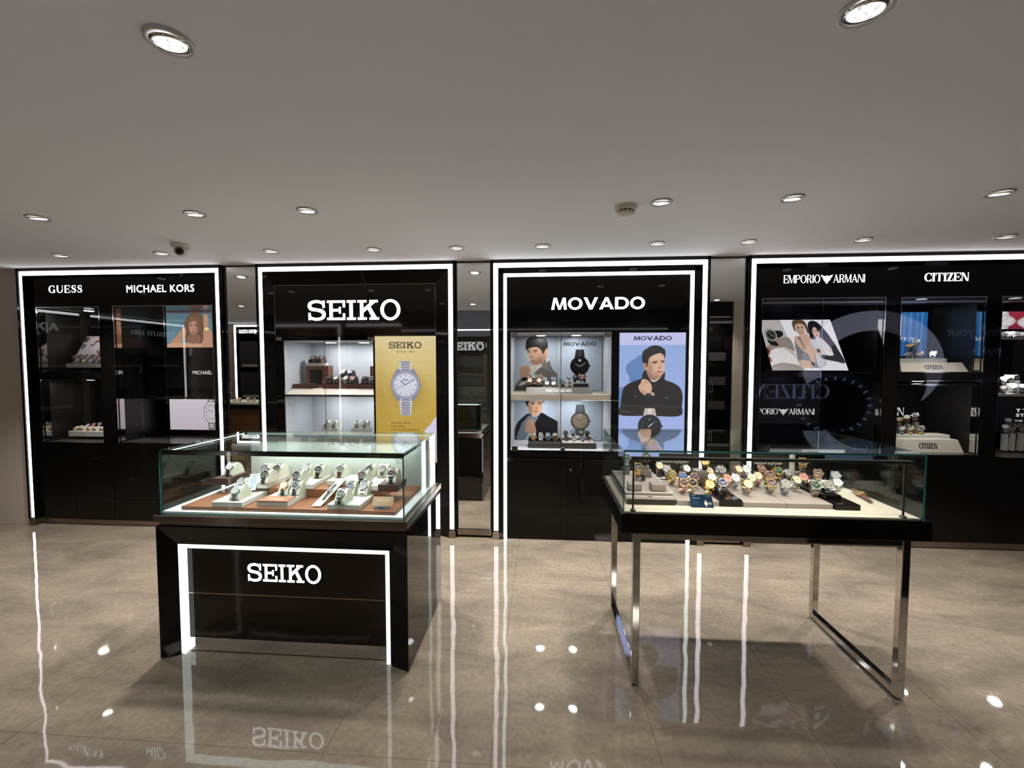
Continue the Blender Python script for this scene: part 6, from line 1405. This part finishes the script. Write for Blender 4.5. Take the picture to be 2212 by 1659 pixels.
MWL = [
 (512, 660, 3.90, 'rose', 'brown', 'rose', 'rose gold dark-faced watch, first of the raised trio on the MOVADO tray'),
 (565, 656, 3.90, 'steel', 'teal', 'steel', 'steel watch with teal face in the raised left trio, MOVADO shelf'),
 (627, 658, 3.90, 'rose', 'brown', 'rose', 'rose gold dark-faced watch, third of the raised trio on the MOVADO tray'),
 (505, 706, 3.84, 'rose', 'cream', 'rose', 'rose gold cream-faced watch at the lower left end of the MOVADO tray'),
 (612, 706, 3.84, 'rose', 'cream', 'rose', 'rose gold cream-faced watch in front of the left black riser'),
 (680, 690, 3.93, 'steel', 'teal', 'steel', 'teal-faced watch in the rear row, above the first white-faced one'),
 (780, 688, 3.93, 'steel', 'blue', 'steel', 'blue-faced watch in the rear row, above the second white-faced one'),
 (862, 690, 3.93, 'steel', 'teal', 'steel', 'pale turquoise watch in the rear row, above a black-strapped one'),
 (955, 688, 3.93, 'steel', 'navy', 'steel', 'dark blue-faced watch at the right end of the rear row'),
 (703, 737, 3.84, 'steel', 'white', 'rose', 'first white-faced watch in the front row of the MOVADO tray'),
 (780, 741, 3.84, 'steel', 'white', 'steel', 'second white-faced watch in the front row of the MOVADO tray'),
 (890, 738, 3.84, 'dark', 'black', 'black', 'black-faced black-strapped watch in the front row of the MOVADO tray'),
 (967, 741, 3.84, 'rose', 'black', 'black', 'rose-rimmed black watch at the right end of the front row'),
 (1026, 666, 3.90, 'dark', 'navy', 'dark', 'dark watch with navy face on the right black riser'),
 (1095, 660, 3.90, 'rose', 'brown', 'two', 'rose gold watch with dark face in the middle of the right black riser'),
 (1138, 664, 3.91, 'rose', 'black', 'dark', 'dark rose-rimmed watch at the right end of the right black riser')]
MWL2 = [
 (548, 1367, 3.86, 'gold', 'champagne', 'gold', 'gold watch at the left end of the lower black MOVADO tray'),
 (635, 1366, 3.86, 'steel', 'white', 'gold', 'bright white-faced watch, second on the lower black MOVADO tray'),
 (718, 1366, 3.86, 'steel', 'blue', 'steel', 'blue-toned steel watch, third on the lower black MOVADO tray'),
 (802, 1366, 3.86, 'gold', 'brown', 'two', 'brown-faced gold watch, fourth on the lower black MOVADO tray'),
 (548, 1337, 3.93, 'steel', 'white', 'steel', 'pale watch behind the gold one on the lower black tray'),
 (632, 1333, 3.93, 'steel', 'silver', 'dark', 'dark watch behind the bright white-faced one on the lower tray'),
 (714, 1335, 3.93, 'steel', 'silver', 'steel', 'silver watch behind the blue-toned one on the lower tray'),
 (795, 1337, 3.93, 'steel', 'white', 'gold', 'white-faced watch behind the brown-faced one on the lower tray'),
 (930, 1376, 3.85, 'dark', 'navy', 'black', 'navy watch at the front left of the lower right MOVADO tray'),
 (1016, 1374, 3.85, 'steel', 'white', 'black', 'white-faced black-strapped watch in front, lower right MOVADO tray'),
 (1118, 1372, 3.85, 'steel', 'silver', 'black', 'silver-faced watch in front, third on the lower right MOVADO tray'),
 (1198, 1384, 3.85, 'rose', 'brown', 'brown', 'brown watch at the front right end of the lower MOVADO tray'),
 (920, 1312, 3.95, 'dark', 'black', 'black', 'all-black watch at the rear left of the lower right MOVADO tray'),
 (1007, 1303, 3.95, 'dark', 'grey', 'black', 'black watch with grey chronograph face, second in the lower rear row'),
 (1097, 1306, 3.95, 'dark', 'grey', 'black', 'black watch with pale chronograph face, third in the lower rear row'),
 (1168, 1312, 3.95, 'dark', 'black', 'black', 'all-black watch at the rear right of the lower MOVADO tray')]
def cabwatch(zx, zy, Y, c_, d_, s_, lb, cm_=lightc, sc=1.12, chrono=False, off=0.0):
    p = onY(Z(zx), Zy(zy), Y); w_ = watch(p, 'stand', c_, d_, s_, lb, sc=sc, chrono=chrono)
    return w_
for r_ in MWL: cabwatch(*r_)
for r_ in MWL2: cabwatch(*r_, chrono='chronograph' in r_[-1])
# small pads that carry the raised cabinet watches
def pads(rows, zfloor, name, lab, m_):
    for zx, zy, Y, c_, d_, s_, lb in rows:
        p = onY(Z(zx), Zy(zy), Y); b = p.z-1.12*(0.034+0.0245*math.sin(EL))-0.0006; y_ = p.y+1.12*0.0245*math.cos(EL)
        if b > zfloor+0.004: tag(bx(name, m_, p.x-0.012, p.x+0.012, y_-0.012, y_+0.014, zfloor, b), lab+' '.join(lb.split()[:9]), 'pad')
hb1 = b1[3]; pads(MWL, zq, 'watch_pad', 'pale pad under the ', lightc)
t = thing('display_tray', (-0.1, 3.8, zlow), 'black tray with a row of gold and steel watches, lower MOVADO shelf', 'tray')
q = rectY(Z(485), Z(862), Zy(1428), Zy(1512), 3.80); bx('body', trayg, q[0], q[1], 3.80, 4.0, zlow+0.001, q[3], t, 0.001); bx('rear_step', satin, q[0], q[1], 3.895, 4.0, q[3], q[3]+0.028, t)
t = thing('display_tray', (0.3, 3.8, zlow), 'dark tray with two rows of watches, lower right MOVADO shelf', 'tray')
q5 = rectY(Z(872), Z(1272), Zy(1432), Zy(1520), 3.79); bx('body', trayg, q5[0]+0.003, q5[1], 3.79, 4.0, zlow+0.001, q5[3], t, 0.001); bx('white_liner', lightc, q5[0]+0.008, q5[1]-0.012, 3.80, 3.99, q5[3], q5[3]+0.004, t); bx('rear_step', lightc, q5[0]+0.008, q5[1]-0.012, 3.92, 3.99, q5[3]+0.004, q5[3]+0.03, t)
pads(MWL2, q[3]+0.005, 'watch_pad', 'pad under the ', lightc)
# ---- GUESS windows
_, g1 = block(143, 225, 785, 794, 3.88, 0.26, 'white tray under the leaning board in the upper GUESS window', traywhite, 'display_tray', 'tray')
a0, a1, a2 = onY(188, 727, 4.10), onY(232, 727, 4.10), onY(155, 784, 3.93)
tag(MB().prism([a0, a1, (a2.x+(a1.x-a0.x)+0.2, 3.93, a2.z), (a2.x, 3.93, a2.z)], (0, 0.006, 0.003)).build('leaning_board', mat('mauve_board', rgb(172, 164, 172), 0.5)), 'pale leaning board dotted with watches in the upper GUESS window', 'board')
G1 = [(188, 733, 4.07, 'rose', 'navy', 'rose'), (181, 747, 4.03, 'steel', 'navy', 'white'), (202, 742, 4.05, 'steel', 'silver', 'steel'), (212, 735, 4.07, 'rose', 'pink', 'rose'), (162, 770, 3.94, 'rose', 'green', 'grey'), (174, 769, 3.93, 'steel', 'brown', 'steel'), (186, 769, 3.93, 'steel', 'green', 'steel'), (199, 770, 3.93, 'gold', 'brown', 'gold'), (211, 771, 3.93, 'steel', 'olive', 'steel'), (214, 757, 3.98, 'rose', 'silver', 'rose'), (168, 778, 3.91, 'steel', 'silver', 'steel'), (182, 779, 3.91, 'rose', 'cream', 'two'), (197, 779, 3.91, 'steel', 'silver', 'steel')]
for px, py, Y, c_, d_, s_ in G1: watch(onY(px, py, Y), 'stand', c_, d_, s_, 'one of the fashion watches crowded on the board in the upper GUESS window', 'watches in the upper GUESS window', full=False, sc=1.05)
_, g2 = block(148, 232, 932, 943, 3.88, 0.22, 'white tray with round cushions in the lower GUESS window', traywhite, 'display_tray', 'tray')
G2 = [(163, 926, 3.92, 'gold', 'champagne', 'gold'), (176, 922, 3.94, 'rose', 'cream', 'rose'), (190, 919, 3.96, 'gold', 'white', 'gold'), (203, 917, 3.97, 'rose', 'pink', 'rose'), (216, 916, 3.98, 'steel', 'silver', 'steel'), (183, 930, 3.91, 'gold', 'cream', 'two'), (198, 929, 3.91, 'rose', 'champagne', 'rose'), (212, 929, 3.91, 'gold', 'white', 'gold')]
for px, py, Y, c_, d_, s_ in G2: watch(onY(px, py, Y), 'stand', c_, d_, s_, 'one of the gold and rose watches heaped on the tray in the lower GUESS window', 'watches in the lower GUESS window', full=False, sc=1.05)
for px in (166, 180, 194, 208, 222):
    p = onY(px, 927, 3.93); T = Matrix.Translation((p.x, 3.95, g2[3]+0.022)) @ Matrix.Scale(0.72, 4, (0, 0, 1))
    tag(MB().lathe([(0.001, -0.030), (0.02, -0.026), (0.031, -0.012), (0.033, 0.0), (0.031, 0.012), (0.02, 0.026), (0.001, 0.030)], 20, T).build('round_cushion', mat('white_cushion', rgb(214, 208, 198), 0.6)), 'round white cushion among the watches in the lower GUESS window', 'cushion', 'round cushions in the lower GUESS window')
# ---- CITIZEN windows
def wedge_tray(px0, px1, py0, py1, Y, lab, z0, letters=True):
    t = thing('brand_tray', (onY((px0+px1)/2, py1, Y).x, Y, z0), lab, 'tray'); q = rectY(px0, px1, py0, py1, Y)
    m = MB(); m.add([(q[0], Y, z0), (q[1], Y, z0), (q[1]-0.035, Y+0.02, q[3]), (q[0], Y+0.02, q[3]), (q[0], Y+0.2, z0), (q[1], Y+0.2, z0), (q[1]-0.035, Y+0.2, q[3]), (q[0], Y+0.2, q[3])], [(0, 1, 2, 3), (4, 7, 6, 5), (0, 4, 5, 1), (3, 2, 6, 7), (0, 3, 7, 4), (1, 5, 6, 2)])
    m.build('body', mat('ivory_tray', rgb(206, 200, 186), 0.45), t); h = q[3]-z0
    pl, w_ = word('CITIZEN', 'serif', T=0.24, t=0.08, s=0.05); m = MB(); xm = onY(2019, (py0+py1)/2, Y).x if py0 < 900 else onY(2007, (py0+py1)/2, Y).x; hw = 0.073
    for g in pl: m.prism([(xm-hw+a/w_*2*hw, Y+0.02*(0.3+b*0.42)-0.001, z0+h*(0.3+b*0.42)) for a, b in g], (0, -0.001, 0))
    m.build('tray_letters', ink_black, t); return q
z1_ = 1.486
u1 = wedge_tray(1948, 2093, 783, 795, 3.86, 'ivory tray with dark CITIZEN letters in the upper CITIZEN window', z1_)
z2_ = 0.797
u2 = wedge_tray(1937, 2083, 950, 972, 3.84, 'ivory tray with dark CITIZEN letters in the lower CITIZEN window', z2_)
_, u3 = block(1944, 2046, 774, 783, 3.93, 0.12, 'white plate on the ivory tray in the upper CITIZEN window', traywhite, z0=u1[3]+0.0005)
_, u4 = block(1937, 2052, 939, 949.5, 3.91, 0.12, 'white plate on the ivory tray in the lower CITIZEN window', traywhite, z0=u2[3]+0.0005)
CW = [
 (1979, 738, 4.0, 'steel', 'green', 'steel', 'topmost steel watch with greenish face in the upper CITIZEN window'),
 (1965, 747, 3.99, 'gold', 'champagne', 'two', 'gold-toned watch beside the topmost one in the upper CITIZEN window'),
 (1962, 765, 3.95, 'steel', 'silver', 'steel', 'steel watch at the lower left of the group, upper CITIZEN window'),
 (1987, 765, 3.95, 'steel', 'grey', 'steel', 'steel watch in the middle of the lower row, upper CITIZEN window'),
 (2016, 764, 3.95, 'steel', 'navy', 'steel', 'steel watch at the right end of the lower row, upper CITIZEN window'),
 (1977, 897, 3.98, 'steel', 'black', 'two', 'topmost dark-faced watch in the lower CITIZEN window'),
 (1959, 901, 3.98, 'gold', 'white', 'gold', 'gold watch left of the topmost one, lower CITIZEN window'),
 (1943, 906, 3.97, 'gold', 'cream', 'two', 'gold watch at the left edge of the lower CITIZEN window'),
 (1949, 925, 3.93, 'steel', 'white', 'steel', 'white-faced watch at the left of the lower row, lower CITIZEN window'),
 (1968, 925, 3.93, 'gold', 'silver', 'gold', 'gold-rimmed watch in the middle of the lower row, lower CITIZEN window'),
 (1990, 925, 3.93, 'steel', 'black', 'gold', 'black and gold watch at the right of the lower row, lower CITIZEN window')]
for px, py, Y, c_, d_, s_, lb in CW:
    p = onY(px, py, Y); w_ = watch(p, 'stand', c_, d_, s_, lb, sc=1.25, yaw=-0.9)
    zf = u3[3] if py < 800 else u4[3]; h_ = w_.location.z-zf
    if h_ > 0.003: tag(bx('watch_pad', traywhite, w_.location.x-0.015, w_.location.x+0.015, w_.location.y-0.015, w_.location.y+0.015, zf+0.0005, w_.location.z), 'white pad under the '+' '.join(lb.split()[:9]), 'pad')
# ---- the red picture window at the right edge
zr = onY(2190, 723, 3.95).z; q = rectY(2163, 2230, 730, 733, 3.93)
tag(bx('narrow_shelf', traywhite, 3.72, 4.39, 3.93, 4.09, q[2], q[3]), 'narrow shelf of watches under the red picture', 'shelf')
q2s = rectY(2155, 2230, 851, 856, 3.90); tag(bx('narrow_shelf', traywhite, 3.72, 4.39, 3.90, 4.06, q2s[2], q2s[3]), 'white shelf of watches below the black partition at the right edge', 'shelf')
for px, py, Y, zf, lb in [(2168, 722, 3.96, q[3], 'watches lined up under the red picture'), (2182, 722, 3.96, q[3], 'watches lined up under the red picture'), (2195, 722, 3.96, q[3], 'watches lined up under the red picture'), (2209, 722, 3.96, q[3], 'watches lined up under the red picture'),
   (2168, 818, 3.98, q2s[3], 'watches on the white shelf at the right edge'), (2184, 812, 3.98, q2s[3], 'watches on the white shelf at the right edge'), (2198, 806, 3.99, q2s[3], 'watches on the white shelf at the right edge'), (2168, 838, 3.94, q2s[3], 'watches on the white shelf at the right edge'), (2192, 834, 3.94, q2s[3], 'watches on the white shelf at the right edge'), (2208, 834, 3.94, q2s[3], 'watches on the white shelf at the right edge'),
   (2172, 922, 3.95, 0.80, 'watches at the bottom of the right edge window'), (2188, 920, 3.95, 0.80, 'watches at the bottom of the right edge window'), (2207, 920, 3.95, 0.80, 'watches at the bottom of the right edge window'), (2178, 908, 3.99, 0.80, 'watches at the bottom of the right edge window')]:
    w_ = watch(onY(px, py, Y), 'stand', 'steel', random.choice(['white', 'silver', 'grey', 'black']), 'steel', 'steel watch, one of the '+lb, 'steel '+lb, full=False, sc=1.25, yaw=-0.7)
    h_ = w_.location.z-zf
    if h_ > 0.004: tag(bx('watch_pad', traywhite, w_.location.x-0.015, w_.location.x+0.015, w_.location.y-0.015, w_.location.y+0.015, zf+0.0005, w_.location.z), 'white pad, one of those under the '+lb, 'pad', 'pads under the '+lb)
# ---- watches on the brown counter, seen in the mirror
for k in range(14):
    x = -6.45+0.13*k; watch((x, 0.36+0.05*(k % 2), 0.955), 'stand', ['gold', 'rose', 'steel'][k % 3], ['champagne', 'white', 'black'][k % 3], ['gold', 'rose', 'two'][k % 3], 'gold-toned watch on the brown counter, seen only in the mirror', 'watches on the brown counter', full=False, sc=1.3, yaw=PI)
